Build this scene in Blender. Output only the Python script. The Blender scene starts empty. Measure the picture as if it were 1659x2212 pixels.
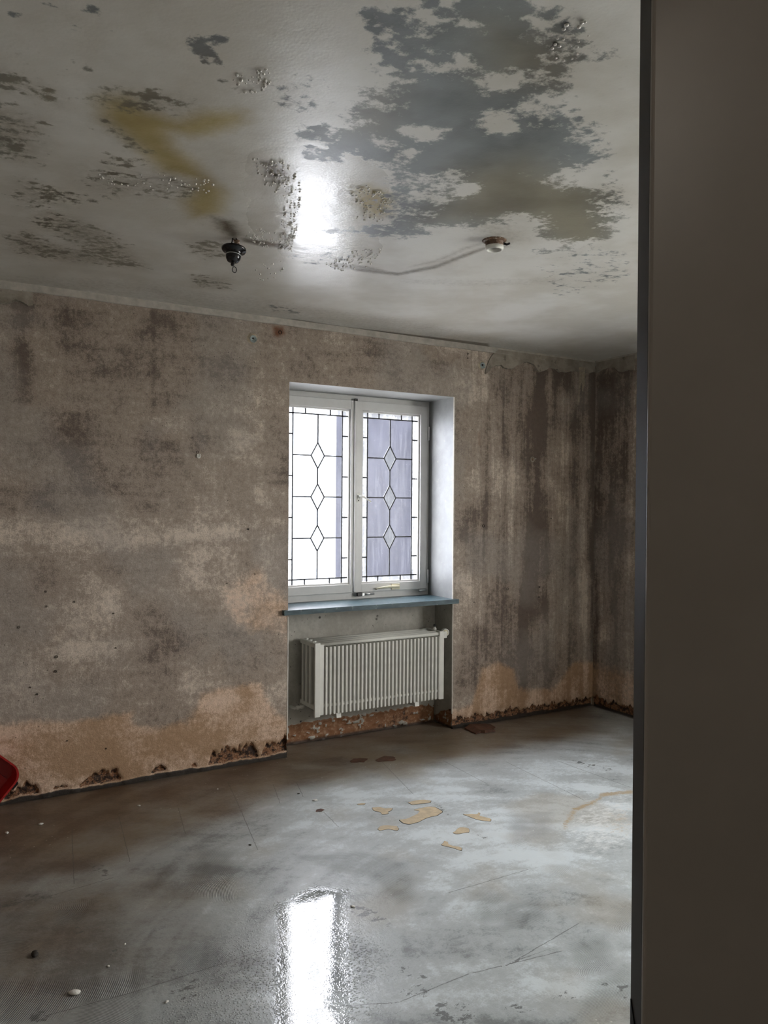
import bpy, bmesh, math, random
import numpy as np
from mathutils import Vector, Matrix

# ------------------------------------------------------------------ camera, sky, exposure
sc = bpy.context.scene
COL = sc.collection
CAM_Y, CAM_Z, YAW, PITCH, ROLL, FPX = -4.1382, 1.444, 0.5282, -0.0083, 0.0072, 1691.55
cam_d = bpy.data.cameras.new('camera'); cam = bpy.data.objects.new('camera', cam_d); COL.objects.link(cam)
fwd = Vector((math.sin(YAW)*math.cos(PITCH), math.cos(YAW)*math.cos(PITCH), math.sin(PITCH)))
rt = Vector((math.cos(YAW), -math.sin(YAW), 0)); up = rt.cross(fwd)
r2 = rt*math.cos(ROLL) + up*math.sin(ROLL); u2 = up*math.cos(ROLL) - rt*math.sin(ROLL)
cam.matrix_world = Matrix(((r2.x, u2.x, -fwd.x, 0), (r2.y, u2.y, -fwd.y, CAM_Y), (r2.z, u2.z, -fwd.z, CAM_Z), (0, 0, 0, 1)))
cam_d.sensor_fit = 'VERTICAL'; cam_d.sensor_height = 36.0; cam_d.lens = 36.0*FPX/2212.0
cam_d.clip_start = 0.02
sc.camera = cam

world = bpy.data.worlds.new('overcast_sky'); sc.world = world; world.use_nodes = True
bg = world.node_tree.nodes['Background']; bg.inputs[0].default_value = (0.99, 0.995, 1.0, 1); bg.inputs[1].default_value = 13.0

portal_d = bpy.data.lights.new('daylight_portal', 'AREA'); portal_d.shape = 'RECTANGLE'; portal_d.size = 1.12; portal_d.size_y = 1.27
portal_d.cycles.is_portal = True
portal = bpy.data.objects.new('daylight_portal', portal_d); COL.objects.link(portal)
portal.location = (2.359, 0.375, 1.49); portal.rotation_euler = (math.radians(-90), 0, 0)

portal2_d = bpy.data.lights.new('daylight_portal_added', 'AREA'); portal2_d.shape = 'RECTANGLE'; portal2_d.size = 1.98; portal2_d.size_y = 1.28  # portal for the added side window
portal2_d.cycles.is_portal = True
portal2 = bpy.data.objects.new('daylight_portal_added', portal2_d); COL.objects.link(portal2)
portal2.location = (4.56, -2.90, 1.49); portal2.rotation_euler = (math.radians(-90), 0, math.radians(-90))

vs = sc.view_settings; vs.view_transform = 'Standard'; vs.look = 'None'; vs.exposure = 1.0; vs.gamma = 1.0; vs.use_curve_mapping = False
cy = sc.cycles; cy.max_bounces = 6; cy.diffuse_bounces = 4; cy.glossy_bounces = 3; cy.transparent_max_bounces = 8; cy.caustics_reflective = False
cy.use_denoising = True; cy.sample_clamp_indirect = 6.0

# ------------------------------------------------------------------ measures (metres)
XL, XR, XC, H = 1.784, 2.934, 4.180, 2.5           # opening left/right, room corner, ceiling
ZT, ZS, RD, ND = 2.146, 0.834, 0.290, 0.206         # opening top, sill top, reveal depth, niche depth
XW, YB, YE = -1.50, -4.20, -6.00                    # left wall, door wall, end of the hallway
HALL_FILL = 8.0  # strength of the added fill lamp in the hallway
SY_A, SY_B = -3.90, -1.90                             # added fill-light window, in the right wall behind the open door leaf
rng = np.random.default_rng(7); random.seed(7)

# ------------------------------------------------------------------ traced outlines of stains and painted floor light and shade, in metres on each surface
C_MOLD=[(1.0,.2,[(.98,-2.825),(1.037,-2.86),(1.076,-2.812),(1.07,-2.78),(1.123,-2.802),(1.19,-2.794),(1.25,-2.789),(1.312,-2.784),(1.282,-2.754),(1.266,-2.733),(1.28,-2.685),(1.344,-2.675),(1.364,-2.625),(1.367,-2.56),(1.373,-2.508),(1.438,-2.488),(1.481,-2.514),(1.569,-2.457),(1.62,-2.488),(1.701,-2.453),(1.752,-2.412),(1.732,-2.325),(1.694,-2.262),(1.768,-2.203),(1.873,-2.179),(1.917,-2.251),(2.031,-2.182),(2.209,-2.001),(2.254,-1.847),(2.207,-1.753),(2.075,-1.831),(1.983,-1.919),(1.85,-1.946),(1.822,-1.849),(1.756,-1.781),(1.652,-1.689),(1.551,-1.764),(1.51,-1.912),(1.521,-2.032),(1.466,-2.083),(1.355,-2.036),(1.262,-2.02),(1.192,-2.054),(1.121,-2.066),(1.051,-2.095),(1.04,-2.187),(1.009,-2.259),(1.005,-2.329),(.973,-2.35),(.981,-2.42),(.945,-2.472),(.978,-2.492),(1.024,-2.483),(1.052,-2.524),(1.088,-2.57),(1.036,-2.607),(.978,-2.636),(.976,-2.695),(1.027,-2.745)]),(-.42,.1,[(.812,-2.654),(.868,-2.733),(.98,-2.825),(1.037,-2.86),(1.203,-2.888),(1.324,-2.779),(1.323,-2.687),(1.047,-2.591),(1.024,-2.483),(.964,-2.472),(.878,-2.555)]),(-.36,.1,[(.906,-2.074),(.95,-2.164),(1.017,-2.204),(1.16,-2.053),(1.142,-1.967),(1.053,-1.952),(.954,-1.966)]),(-.36,.08,[(1.478,-2.571),(1.617,-2.535),(1.961,-2.299),(2.081,-2.188),(1.59,-2.454)]),(.3,.1,[(1.419,-1.518),(1.573,-1.669),(1.671,-1.614),(1.59,-1.472),(1.425,-1.433),(1.306,-1.39)]),(.14,.1,[(1.288,-1.975),(1.37,-2.066),(1.508,-2.024),(1.531,-1.853),(1.617,-1.696),(1.543,-1.651),(1.429,-1.741)]),(-.05,.05,[(2.13,-1.673),(2.215,-1.823),(2.277,-1.936),(2.319,-1.919),(2.274,-1.761),(2.214,-1.635)]),(.02,.05,[(.271,-.696),(.339,-.769),(.473,-.657),(.599,-.665),(.803,-.605),(.834,-.561),(.683,-.516),(.496,-.492),(.331,-.5)]),(.03,.06,[(.387,-1.054),(.584,-.949),(.803,-.605),(.716,-.551),(.534,-.728),(.37,-.935)]),(.0,.06,[(.378,-2.005),(.498,-2.091),(.594,-2.094),(.593,-2.052),(.522,-1.995),(.444,-1.962),(.392,-1.959)]),(.05,.05,[(.411,-1.884),(.484,-1.834),(.557,-1.743),(.517,-1.737),(.464,-1.806)]),(.0,.05,[(.48,-1.66),(.588,-1.67),(.587,-1.611),(.499,-1.597)]),(-.16,.06,[(.44,-1.502),(.647,-1.607),(.776,-1.579),(.764,-1.458),(.554,-1.354),(.459,-1.387)]),(-.06,.06,[(.131,-2.006),(.206,-1.979),(.285,-1.949),(.284,-1.913),(.233,-1.918),(.138,-1.9)]),(-.1,.05,[(.142,-1.836),(.205,-1.874),(.212,-1.851),(.145,-1.782)]),(.1,.08,[(.146,-1.768),(.227,-1.758),(.248,-1.609),(.239,-1.496),(.162,-1.522)]),(.05,.04,[(.375,-1.268),(.518,-1.309),(.523,-1.239),(.431,-1.183)]),(-.08,.06,[(.255,-1.327),(.356,-1.302),(.389,-1.158),(.31,-1.059),(.261,-1.176)]),(-.04,.06,[(.9,-.985),(1.019,-1.091),(1.101,-.937),(1.028,-.819)]),(-.04,.05,[(1.055,-.557),(1.204,-.606),(1.279,-.422),(1.14,-.384)]),(.0,.04,[(1.572,-.238),(1.719,-.237),(1.752,-.162),(1.628,-.133)]),(-.12,.06,[(1.331,-1.114),(1.405,-1.228),(1.543,-1.209),(1.548,-1.025),(1.382,-.999)]),(-.13,.08,[(.757,-2.298),(.847,-2.377),(.917,-2.289),(.822,-2.204)]),(-.17,.1,[(2.28,-1.589),(2.456,-1.839),(2.772,-1.573),(2.721,-1.167)])]
C_HOLE=[[(1.301,-2.45),(1.336,-2.485),(1.398,-2.449),(1.425,-2.387),(1.369,-2.353),(1.332,-2.379)],[(1.056,-2.607),(1.098,-2.633),(1.124,-2.615),(1.086,-2.573)],[(1.166,-2.256),(1.202,-2.284),(1.245,-2.301),(1.262,-2.265),(1.218,-2.222),(1.187,-2.227)],[(1.101,-2.158),(1.16,-2.177),(1.199,-2.177),(1.204,-2.117),(1.149,-2.101)],[(1.219,-2.144),(1.236,-2.164),(1.254,-2.136)],[(1.527,-2.036),(1.549,-2.07),(1.572,-2.027),(1.562,-1.976)],[(1.193,-2.58),(1.249,-2.619),(1.267,-2.579),(1.234,-2.546)],[(.997,-2.515),(1.032,-2.524),(1.018,-2.492)],[(1.04,-2.552),(1.088,-2.57),(1.071,-2.536)]]
C_SPOT=[(.532,-2.378,.0231),(.568,-2.4,.0231),(.548,-2.342,.033),(.573,-2.299,.0149),(.594,-2.319,.0149),(.332,-2.12,.0132),(.298,-2.127,.0083),(.283,-2.098,.0083),(.648,-2.237,.0115),(.679,-2.225,.0132),(.662,-2.391,.0066),(.299,-2.368,.0115),(.28,-2.274,.0066),(.225,-2.337,.0066),(.16,-2.263,.0066),(.353,-2.306,.0049),(.863,-2.217,.0115),(.872,-2.704,.0132),(.889,-2.718,.0083),(.94,-2.734,.0149),(.969,-2.737,.0132),(.849,-2.638,.0149),(.867,-2.644,.0132),(.894,-2.642,.0132),(.864,-2.616,.0132),(.926,-2.649,.0165),(.933,-2.7,.0132),(1.148,-2.87,.0165),(1.191,-2.866,.0132),(1.246,-2.837,.0165),(1.323,-2.711,.0149),(1.395,-2.617,.0099),(1.442,-2.583,.0066),(2.489,-1.673,.0099),(2.613,-1.719,.0066),(1.517,-2.53,.0083),(1.487,-2.576,.0066)]
C_OLIVE=[[(1.602,-1.687),(1.513,-1.937),(1.458,-2.119),(1.555,-2.293),(1.694,-2.262),(1.948,-2.292),(2.371,-1.918),(2.23,-1.7),(1.866,-1.848)],[(.109,-2.05),(.694,-2.333),(1.452,-.38),(.238,.373)],[(.966,-2.398),(.996,-2.416),(1.096,-2.22),(1.04,-2.187)],[(1.072,-2.753),(1.306,-2.812),(1.387,-2.651),(1.197,-2.611)]]
C_YEL=[[(.385,-1.996),(.45,-2.048),(.517,-1.992),(.589,-1.976),(.64,-2.066),(.736,-2.124),(.758,-2.063),(.703,-1.95),(.65,-1.902),(.597,-1.903),(.636,-1.808),(.7,-1.756),(.779,-1.667),(.873,-1.572),(.922,-1.38),(.841,-1.278),(.769,-1.413),(.764,-1.616),(.642,-1.624),(.545,-1.736),(.475,-1.813),(.411,-1.884)],[(1.224,-1.829),(1.26,-1.874),(1.365,-1.847),(1.456,-1.679),(1.403,-1.62),(1.289,-1.706)]]
C_BROWN=[(.9,.06,[(.893,-1.336),(.986,-1.322),(1.068,-1.196),(1.04,-1.142),(.961,-1.209)]),(.8,.03,[(1.067,-1.171),(1.142,-1.179),(1.267,-1.19),(1.282,-1.14),(1.171,-1.105),(1.086,-1.119)]),(.9,.012,[(1.603,.031),(1.814,-.024),(2.117,-.01),(2.616,-.041),(3.146,-.081),(3.222,.011),(2.704,.096),(2.191,.134),(1.86,.081),(1.619,.072)]),(.7,.025,[(1.964,-1.618),(1.934,-1.463),(1.92,-1.277),(1.839,-1.099),(1.645,-1.061),(1.522,-1.078),(1.543,-1.045),(1.671,-1.012),(1.868,-1.05),(1.959,-1.238),(1.972,-1.429),(1.987,-1.598)]),(.45,.03,[(1.918,-1.641),(1.883,-1.535),(1.877,-1.341),(1.827,-1.196),(1.845,-1.168),(1.915,-1.32),(1.923,-1.512),(1.942,-1.617)]),(.8,.04,[(.876,-1.863),(.931,-1.878),(.995,-1.818),(.999,-1.715),(.932,-1.759)]),(.35,.12,[(.76,-.332),(1.452,-.38),(2.394,-.387),(3.969,-.18),(4.157,.007),(1.634,.089),(.261,.066),(.251,-.103)]),(.35,.08,[(1.721,-1.814),(1.881,-1.857),(2.075,-1.737),(2.022,-1.538),(1.855,-1.603)]),(.5,.03,[(1.876,-1.666),(1.969,-1.723),(2.058,-1.629),(1.979,-1.547)]),(.3,.06,[(.946,-1.683),(.986,-1.707),(1.049,-1.509),(1.02,-1.492)]),(.3,.05,[(1.865,-1.014),(2.147,-1.17),(2.527,-1.439),(2.635,-1.356),(2.229,-1.058),(1.912,-.936)]),(.6,.03,[(1.513,-1.073),(1.661,-1.117),(1.846,-1.087),(1.564,-.994)])]
C_WET=[[(.919,-1.908),(1.086,-2.027),(1.241,-1.862),(1.554,-1.251),(1.331,-1.114),(1.153,-1.297),(.966,-1.695)]]
DROPS=[(150,[(.847,-1.882),(.956,-1.892),(1.064,-1.755),(1.319,-1.141),(1.231,-1.155),(1.065,-1.618),(.933,-1.718)]),(90,[(1.046,-1.231),(1.089,-1.316),(1.251,-1.296),(1.303,-1.131),(1.166,-1.116)]),(110,[(1.499,-1.033),(1.515,-1.262),(1.601,-1.382),(1.689,-1.15),(1.615,-.985)]),(80,[(1.213,-1.8),(1.251,-1.89),(1.386,-1.813),(1.47,-1.606),(1.359,-1.593)]),(60,[(.452,-1.509),(.617,-1.609),(.804,-1.661),(.839,-1.528),(.653,-1.46),(.495,-1.431)]),(40,[(.643,-2.278),(.706,-2.363),(.755,-2.271),(.692,-2.208)]),(20,[(1.175,-2.833),(1.249,-2.897),(1.333,-2.74),(1.272,-2.726)]),(20,[(1.239,-.873),(1.335,-1.008),(1.474,-.683),(1.361,-.614)])]
W_DARK=[(.85,.05,[(.357,2.399),(.422,2.408),(.422,2.129),(.415,1.95),(.388,1.959),(.367,2.168)]),(.5,.08,[(.995,1.223),(1.189,1.219),(1.204,.674),(1.168,.43),(.998,.498),(.984,.934)]),(.45,.08,[(.26,1.501),(.718,1.554),(1.212,1.516),(1.213,1.372),(.808,1.387),(.26,1.38)]),(.5,.08,[(.945,1.846),(1.287,1.816),(1.263,1.516),(.993,1.512)]),(.4,.08,[(.46,1.841),(.717,1.88),(.83,1.745),(.63,1.667),(.42,1.727)]),(.5,.08,[(1.413,2.278),(1.601,2.272),(1.602,2.117),(1.388,2.074)]),(.55,.06,[(1.63,2.067),(1.827,2.136),(1.835,.94),(1.72,.946),(1.688,1.68)]),(.4,.1,[(.261,1.084),(.504,1.12),(.569,.889),(.423,.741),(.262,.799)]),(.5,.1,[(1.825,2.427),(2.507,2.421),(2.926,2.377),(2.892,2.107),(1.827,2.109)]),(.4,.015,[(1.001,2.451),(1.025,2.454),(1.034,1.9),(1.006,1.898)]),(.3,.1,[(.606,2.33),(.85,2.384),(1.013,2.308),(.944,2.014),(.651,1.991)]),(.35,.1,[(1.6,2.478),(1.824,2.48),(1.827,2.056),(1.63,2.067)]),(.6,.03,[(3.182,2.128),(3.221,2.13),(3.229,1.332),(3.162,1.18),(3.137,1.729)]),(1,.04,[(3.585,2.41),(3.732,2.425),(3.718,1.748),(3.7,1.491),(3.769,1.103),(3.731,.684),(3.564,.663),(3.518,1.109),(3.616,1.553),(3.581,2.061)]),(.6,.06,[(3.538,1.109),(3.726,1.104),(3.756,.391),(3.444,.388),(3.441,.734)]),(.6,.03,[(3.952,2.15),(4.01,2.154),(4.02,.267),(3.947,.043),(3.938,.769)]),(.9,.04,[(4.119,2.445),(4.206,2.453),(4.229,-.025),(4.118,-.011)]),(.45,.06,[(3.188,2.372),(3.544,2.407),(3.506,2.182),(3.229,2.131)]),(.5,.06,[(2.954,1.423),(3.235,1.486),(3.238,1.24),(3.128,.723),(2.973,1.273)]),(.5,.05,[(3.464,.417),(3.82,.385),(3.801,.158),(3.487,.225)]),(.35,.06,[(3.016,.73),(3.205,.718),(3.209,.256),(2.984,.22)]),(.5,.05,[(3.753,2.427),(3.97,2.447),(3.929,2.214),(3.798,2.237)])]
W_LIGHT=[(.7,.05,[(.26,1.365),(.504,1.376),(.808,1.375),(1.238,1.337),(1.445,1.298),(1.115,1.233),(.832,1.203),(.483,1.222),(.261,1.238)]),(.55,.05,[(1.015,1.935),(1.21,1.899),(1.161,1.761),(1.016,1.826)]),(.5,.08,[(1.389,1.872),(1.603,1.858),(1.591,1.677),(1.443,1.672)]),(.35,.12,[(.568,.957),(.972,.983),(.998,.45),(.723,.435),(.527,.618)]),(.55,.06,[(3.012,1.122),(3.164,.935),(3.167,.659),(2.961,.704),(2.957,1.064)]),(.3,.08,[(3.23,1.947),(3.508,1.962),(3.497,1.173),(3.239,1.116)]),(.45,.03,[(4.048,1.593),(4.139,1.595),(4.131,.423),(4.061,.596)]),(.3,.05,[(3.798,2.204),(3.951,2.216),(3.932,1.263),(3.786,1.427)]),(.4,.05,[(1.119,.485),(1.268,.594),(1.371,.533),(1.244,.372),(1.144,.384)]),(.35,.1,[(1.26,2.088),(1.629,2.197),(1.603,1.936),(1.286,1.916)]),(.4,.03,[(.377,2.346),(.542,2.345),(.629,2.104),(.46,1.976),(.434,2.22)])]
W_PEACH=[(1,.1,[(.185,.387),(.424,.381),(.528,.379),(.635,.362),(.79,.38),(.928,.374),(.933,.313),(1.047,.274),(1.194,.278),(1.269,.431),(1.397,.454),(1.612,.431),(1.725,.26),(1.84,.192),(1.842,-.076),(.304,-.057),(.186,-.056)]),(.1,.14,[(1.447,.959),(1.609,1.029),(1.749,.918),(1.793,.65),(1.666,.765),(1.501,.803)]),(1,.1,[(3.17,.383),(3.325,.399),(3.445,.34),(3.487,.194),(3.78,.161),(3.996,.335),(4.271,.309),(4.277,-.099),(2.841,-.06),(2.857,.116),(3.096,.146)])]
W_RUST=[(.9,.03,[(1.677,2.456),(1.744,2.457),(1.762,2.414),(1.711,2.387),(1.683,2.397)]),(.4,.03,[(1.749,.918),(1.795,.915),(1.796,.65),(1.756,.733)]),(.5,.02,[(3.116,1.941),(3.146,1.942),(3.155,1.836),(3.117,1.834)])]
W_LOSS=[(.319,.479,.068),(.529,.625,.042),(.658,.864,.071),(1.019,1.101,.074),(1.19,1.271,.041),(1.327,1.614,.088),(1.628,1.797,.096)]
ANCH=[(1.562,2.363),(3.153,2.369),(1.257,1.7),(3.592,1.769)]
HOLES=[(1.254,1.723,.006),(1.541,1.307,.004),(1.221,1.798,.003),(3.175,1.314,.009),(3.383,.888,.007),(3.665,.887,.005),(3.662,.817,.005),(3.314,1.378,.003),(3.105,.813,.004),(3.036,2.436,.005),(3.036,2.406,.004),(.382,.845,.005),(.552,.687,.006),(.633,.954,.004),(.822,.884,.003),(.501,1.011,.004),(.603,.265,.003),(.788,.198,.003),(.834,.706,.003),(1.557,.45,.003),(1.725,2.42,.009),(.465,.512,.004),(.505,.938,.004),(.548,.616,.005),(3.766,1.362,.003),(1.581,1.056,.003),(1.42,1.011,.003),(.434,.549,.003)]
LIP_R=[(3.113,2.22),(3.135,2.282),(3.177,2.316),(3.218,2.354),(3.257,2.376),(3.304,2.383),(3.351,2.366),(3.403,2.374),(3.438,2.4),(3.479,2.416),(3.536,2.428),(3.585,2.417),(3.614,2.385),(3.64,2.371),(3.694,2.392),(3.745,2.413),(3.783,2.407),(3.818,2.391),(3.892,2.391),(3.962,2.414),(4.038,2.411),(4.115,2.408),(4.174,2.42)]
LIP_X=[(-.008,2.416),(-.062,2.422),(-.115,2.434),(-.176,2.435),(-.227,2.398),(-.266,2.383),(-.319,2.391),(-.369,2.381)]
LIP_L=[(.219,2.365),(.258,2.392),(.307,2.39),(.337,2.392),(.357,2.406),(.385,2.409),(.401,2.405),(.418,2.392),(.446,2.4)]
F_BROWN_SHADE=[(.8,.22,[(.122,.454),(1.337,.495),(2.005,.516),(3.267,.564),(4.787,.601),(3.742,-.558),(2.307,-.558),(1.663,-.518),(1.048,-.728),(.785,-.897),(.552,-.993),(.085,-.968)]),(.9,.15,[(.12,.379),(.923,.431),(1.048,-.353),(.682,-.579),(.424,-.694),(.096,-.557)]),(.72,.5,[(-.064,-.559),(.772,-.79),(.907,-1.193),(.604,-1.709),(.344,-1.838),(-.044,-1.618)])]  # brown stain with the shade by the wall and at left painted in
F_LIGHT=[(.75,.15,[(2.465,-1.523),(2.656,-1.397),(2.894,-1.327),(3.106,-1.373),(2.607,-1.82),(2.412,-1.812),(2.349,-1.675)]),(.3,.3,[(1.915,-.544),(2.463,-.769),(2.711,-1.211),(2.211,-1.699),(1.722,-1.472),(1.618,-1.104)])]
F_PAINT_LIGHT=[(1,.35,[(1.559,-.638),(2.211,-.708),(3.516,-1.006),(2.38,-2.024),(1.669,-1.863),(1.492,-1.342)])]  # paler floor centre, painted in for light from the window
F_TAN=[(.9,.03,[(2.467,-1.512),(2.677,-1.363),(2.87,-1.335),(2.943,-1.283),(3.141,-1.342),(3.096,-1.382),(2.908,-1.335),(2.825,-1.379),(2.671,-1.406),(2.471,-1.537)]),(.5,.12,[(2.78,-1.454),(2.971,-1.494),(2.68,-1.755),(2.565,-1.69)])]
F_PIT=[(-.02,.05,[(1.262,-2.04),(1.313,-2.083),(1.318,-2.154),(1.256,-2.119)]),(.02,.05,[(1.232,-2.159),(1.311,-2.19),(1.274,-2.221),(1.215,-2.187)]),(.05,.05,[(1.268,-2.254),(1.344,-2.31),(1.348,-2.371),(1.296,-2.376),(1.239,-2.321)]),(-.02,.05,[(1.454,-2.384),(1.519,-2.409),(1.462,-2.436),(1.422,-2.413)]),(.0,.05,[(1.609,-2.398),(1.681,-2.439),(1.632,-2.461),(1.579,-2.431)]),(-.04,.05,[(1.765,-2.422),(1.833,-2.487),(1.798,-2.519),(1.703,-2.464)]),(.1,.05,[(1.306,-1.639),(1.371,-1.713),(1.374,-1.822),(1.34,-1.768),(1.306,-1.694)]),(.0,.05,[(.592,-1.702),(.67,-1.704),(.663,-1.756),(.603,-1.741)]),(.03,.05,[(.635,-1.806),(.711,-1.81),(.682,-1.884),(.626,-1.865)]),(.06,.05,[(.229,-1.031),(.323,-1.007),(.399,-1.03),(.386,-1.07),(.32,-1.033),(.226,-1.066)]),(.05,.05,[(.574,-.863),(.605,-.89),(.604,-.97),(.578,-.942)]),(-.05,.05,[(.441,-1.328),(.527,-1.393),(.524,-1.411),(.437,-1.355)]),(.1,.05,[(.259,-1.728),(.291,-1.735),(.286,-1.778),(.257,-1.773)]),(.0,.05,[(.517,-1.521),(.545,-1.542),(.531,-1.559),(.513,-1.542)]),(.08,.05,[(2.135,-.973),(2.132,-1.013),(2.108,-1.142),(2.096,-1.11)]),(.05,.05,[(2.099,-1.391),(2.122,-1.431),(2.099,-1.44)]),(.1,.05,[(3.183,-.849),(3.205,-.907),(3.173,-.925)]),(.1,.05,[(3.212,-.929),(3.234,-.977),(3.183,-.975)]),(.1,.05,[(3.257,-1.007),(3.256,-1.059),(3.222,-1.058)])]
F_WET=[(1,.05,[(1.096,-1.52),(1.271,-1.461),(1.361,-1.553),(1.008,-2.256),(.821,-2.15)]),(.45,.25,[(.742,-1.731),(1.009,-1.562),(1.379,-1.699),(1.163,-2.344),(.536,-1.987)])]
F_RING=[((1.072,-1.918),[(1.313,-1.194),(1.57,-1.279),(1.671,-1.481),(1.543,-1.735),(1.482,-1.72),(1.499,-1.484),(1.391,-1.378)],.011),((1.561,-2.011),[(1.781,-1.81),(1.864,-1.857),(1.742,-1.995),(1.648,-1.959)],.01),((1.603,-2.247),[(1.824,-1.92),(1.95,-1.964),(1.887,-2.059),(1.698,-2.062)],.01),((1.727,-2.332),[(1.841,-2.234),(1.978,-2.254),(1.855,-2.376),(1.747,-2.371)],.01),((1.451,-2.632),[(1.744,-2.423),(1.9,-2.43),(1.776,-2.543),(1.599,-2.514)],.01),((-.278,-1.363),[(.191,-1.549),(.371,-1.656),(.549,-1.705),(.517,-1.79),(.294,-1.764),(.176,-1.761)],.011),((-.215,-.561),[(.717,-1.613),(.8,-1.644),(.833,-1.73),(.737,-1.795),(.684,-1.732)],.01),((.354,-1.139),[(.397,-1.163),(.492,-1.172),(.466,-1.297),(.391,-1.265)],.012),((.172,-1.463),[(.212,-1.267),(.293,-1.3),(.272,-1.37),(.205,-1.356)],.012),((.152,-2.088),[(.376,-1.747),(.517,-1.79),(.474,-1.93),(.353,-1.861)],.01),((.665,-1.258),[(.992,-.913),(1.089,-1.043),(.953,-1.382),(.855,-1.247)],.01),((2.074,-1.851),[(2.17,-1.771),(2.236,-1.808),(2.172,-1.862),(2.116,-1.831)],.012),((.267,-1.278),[(.252,-1.117),(.352,-1.156),(.333,-1.198),(.248,-1.161)],.01),((1.962,-1.458),[(2.358,-1.282),(2.548,-1.356),(2.368,-1.525),(2.151,-1.564)],.01),((2.013,-2.2),[(2.149,-2.134),(2.183,-2.172),(2.076,-2.27),(2.039,-2.249)],.01)]
F_CRACK=[[(.214,-1.037),(.396,-1.049)],[(.396,-1.049),(.616,-1.016)],[(.558,-.453),(.485,-.99)],[(1.034,-.445),(.981,-.747)],[(1.352,-.231),(1.283,-.617)],[(1.283,-.617),(1.198,-1.054)],[(.767,-.422),(.71,-.902)],[(1.545,-.376),(1.478,-.627)],[(1.614,-.834),(1.599,-1.008)],[(.287,-1.768),(.545,-1.781)],[(.545,-1.781),(.955,-1.763)],[(2.211,-.356),(2.107,-.831)],[(2.53,-.496),(2.52,-.896)],[(2.83,-.681),(2.814,-1.028)],[(2.814,-1.028),(2.798,-1.316)],[(3.097,-.81),(3.136,-1.301)],[(1.689,-1.75),(2.062,-1.751)],[(.854,-2.102),(1.001,-2.127)],[(1.001,-2.127),(1.186,-2.208)],[(1.186,-2.208),(1.442,-2.198)],[(1.442,-2.198),(1.779,-2.245)],[(1.579,-2.22),(1.954,-2.149)],[(1.663,-.403),(1.613,-.599)]]
F_BARE=[[(1.876,-1.08),(1.915,-1.09),(1.991,-1.064),(2.016,-1.04),(1.996,-1.015),(2.028,-1.014),(2.079,-1.016),(2.105,-1.037),(2.106,-1.103),(2.058,-1.126),(2.008,-1.123),(1.942,-1.147),(1.891,-1.148),(1.872,-1.12)],[(1.837,-.894),(1.873,-.907),(1.887,-.935),(1.921,-.948),(1.901,-.969),(1.877,-.975),(1.868,-.995),(1.839,-.991),(1.846,-.963),(1.827,-.934)],[(2.02,-.923),(2.062,-.919),(2.108,-.931),(2.135,-.96),(2.118,-.978),(2.059,-.965),(2.024,-.959)],[(1.736,-1.125),(1.766,-1.101),(1.8,-1.109),(1.831,-1.138),(1.825,-1.164),(1.805,-1.181),(1.783,-1.146),(1.737,-1.143)],[(2.168,-1.169),(2.206,-1.19),(2.225,-1.207),(2.249,-1.189),(2.25,-1.203),(2.226,-1.227),(2.252,-1.278),(2.232,-1.303),(2.201,-1.274),(2.183,-1.227)],[(2.009,-1.318),(2.033,-1.309),(2.068,-1.288),(2.088,-1.3),(2.096,-1.321),(2.072,-1.353),(2.046,-1.344),(2.013,-1.337)],[(1.893,-1.394),(1.914,-1.384),(1.928,-1.371),(1.935,-1.385),(1.923,-1.405),(1.939,-1.44),(1.954,-1.464),(1.936,-1.485),(1.926,-1.459),(1.905,-1.421)],[(1.797,-.819),(1.819,-.821),(1.837,-.834),(1.824,-.844),(1.796,-.831)]]
BITS=[(1.639,-.683,.022,0),(.377,-1.703,.03,0),(1.605,-.803,.02,1),(.3,-1.433,.03,2),(1.325,-1.665,.015,0),(.603,-1.876,.012,0),(1.185,-1.001,.012,2),(.444,-.338,.02,0),(.304,-.368,.018,0),(1.274,-.301,.01,0),(.563,-1.51,.01,0),(2.112,-.255,.05,1),(2.262,-.311,.06,1),(.491,-1.611,.01,0),(.877,-.331,.014,0),(1.606,-.559,.012,2)]
FLAKE=[(3.008,-.036),(3.071,-.011),(3.191,-.027),(3.211,-.051),(3.197,-.117),(3.159,-.132),(3.145,-.183),(3.093,-.178),(3.063,-.184),(3.043,-.162),(2.999,-.172),(2.997,-.125)]

# ------------------------------------------------------------------ helpers
def tag(o, label, cat=None, group=None, kind=None):
    if label: o['label'] = label
    if cat: o['category'] = cat
    if group: o['group'] = group
    if kind: o['kind'] = kind
    return o

def empty(name, loc=(0, 0, 0)):
    o = bpy.data.objects.new(name, None); COL.objects.link(o); o.location = loc; o.empty_display_size = 0.05
    return o

def link(name, me, mat=None, parent=None, smooth=False):
    if mat is not None: me.materials.append(mat)
    if smooth:
        me.polygons.foreach_set('use_smooth', [True]*len(me.polygons))
    o = bpy.data.objects.new(name, me); COL.objects.link(o)
    if parent is not None:
        o.parent = parent
        par = parent; off = Vector((0, 0, 0))
        while par is not None:
            off += par.location; par = par.parent
        o.location = -off                                # meshes are modelled in room coordinates
    return o

def from_bm(name, bm, mat, parent=None, smooth=False):
    me = bpy.data.meshes.new(name); bmesh.ops.recalc_face_normals(bm, faces=bm.faces); bm.to_mesh(me); bm.free()
    return link(name, me, mat, parent, smooth)

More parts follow.
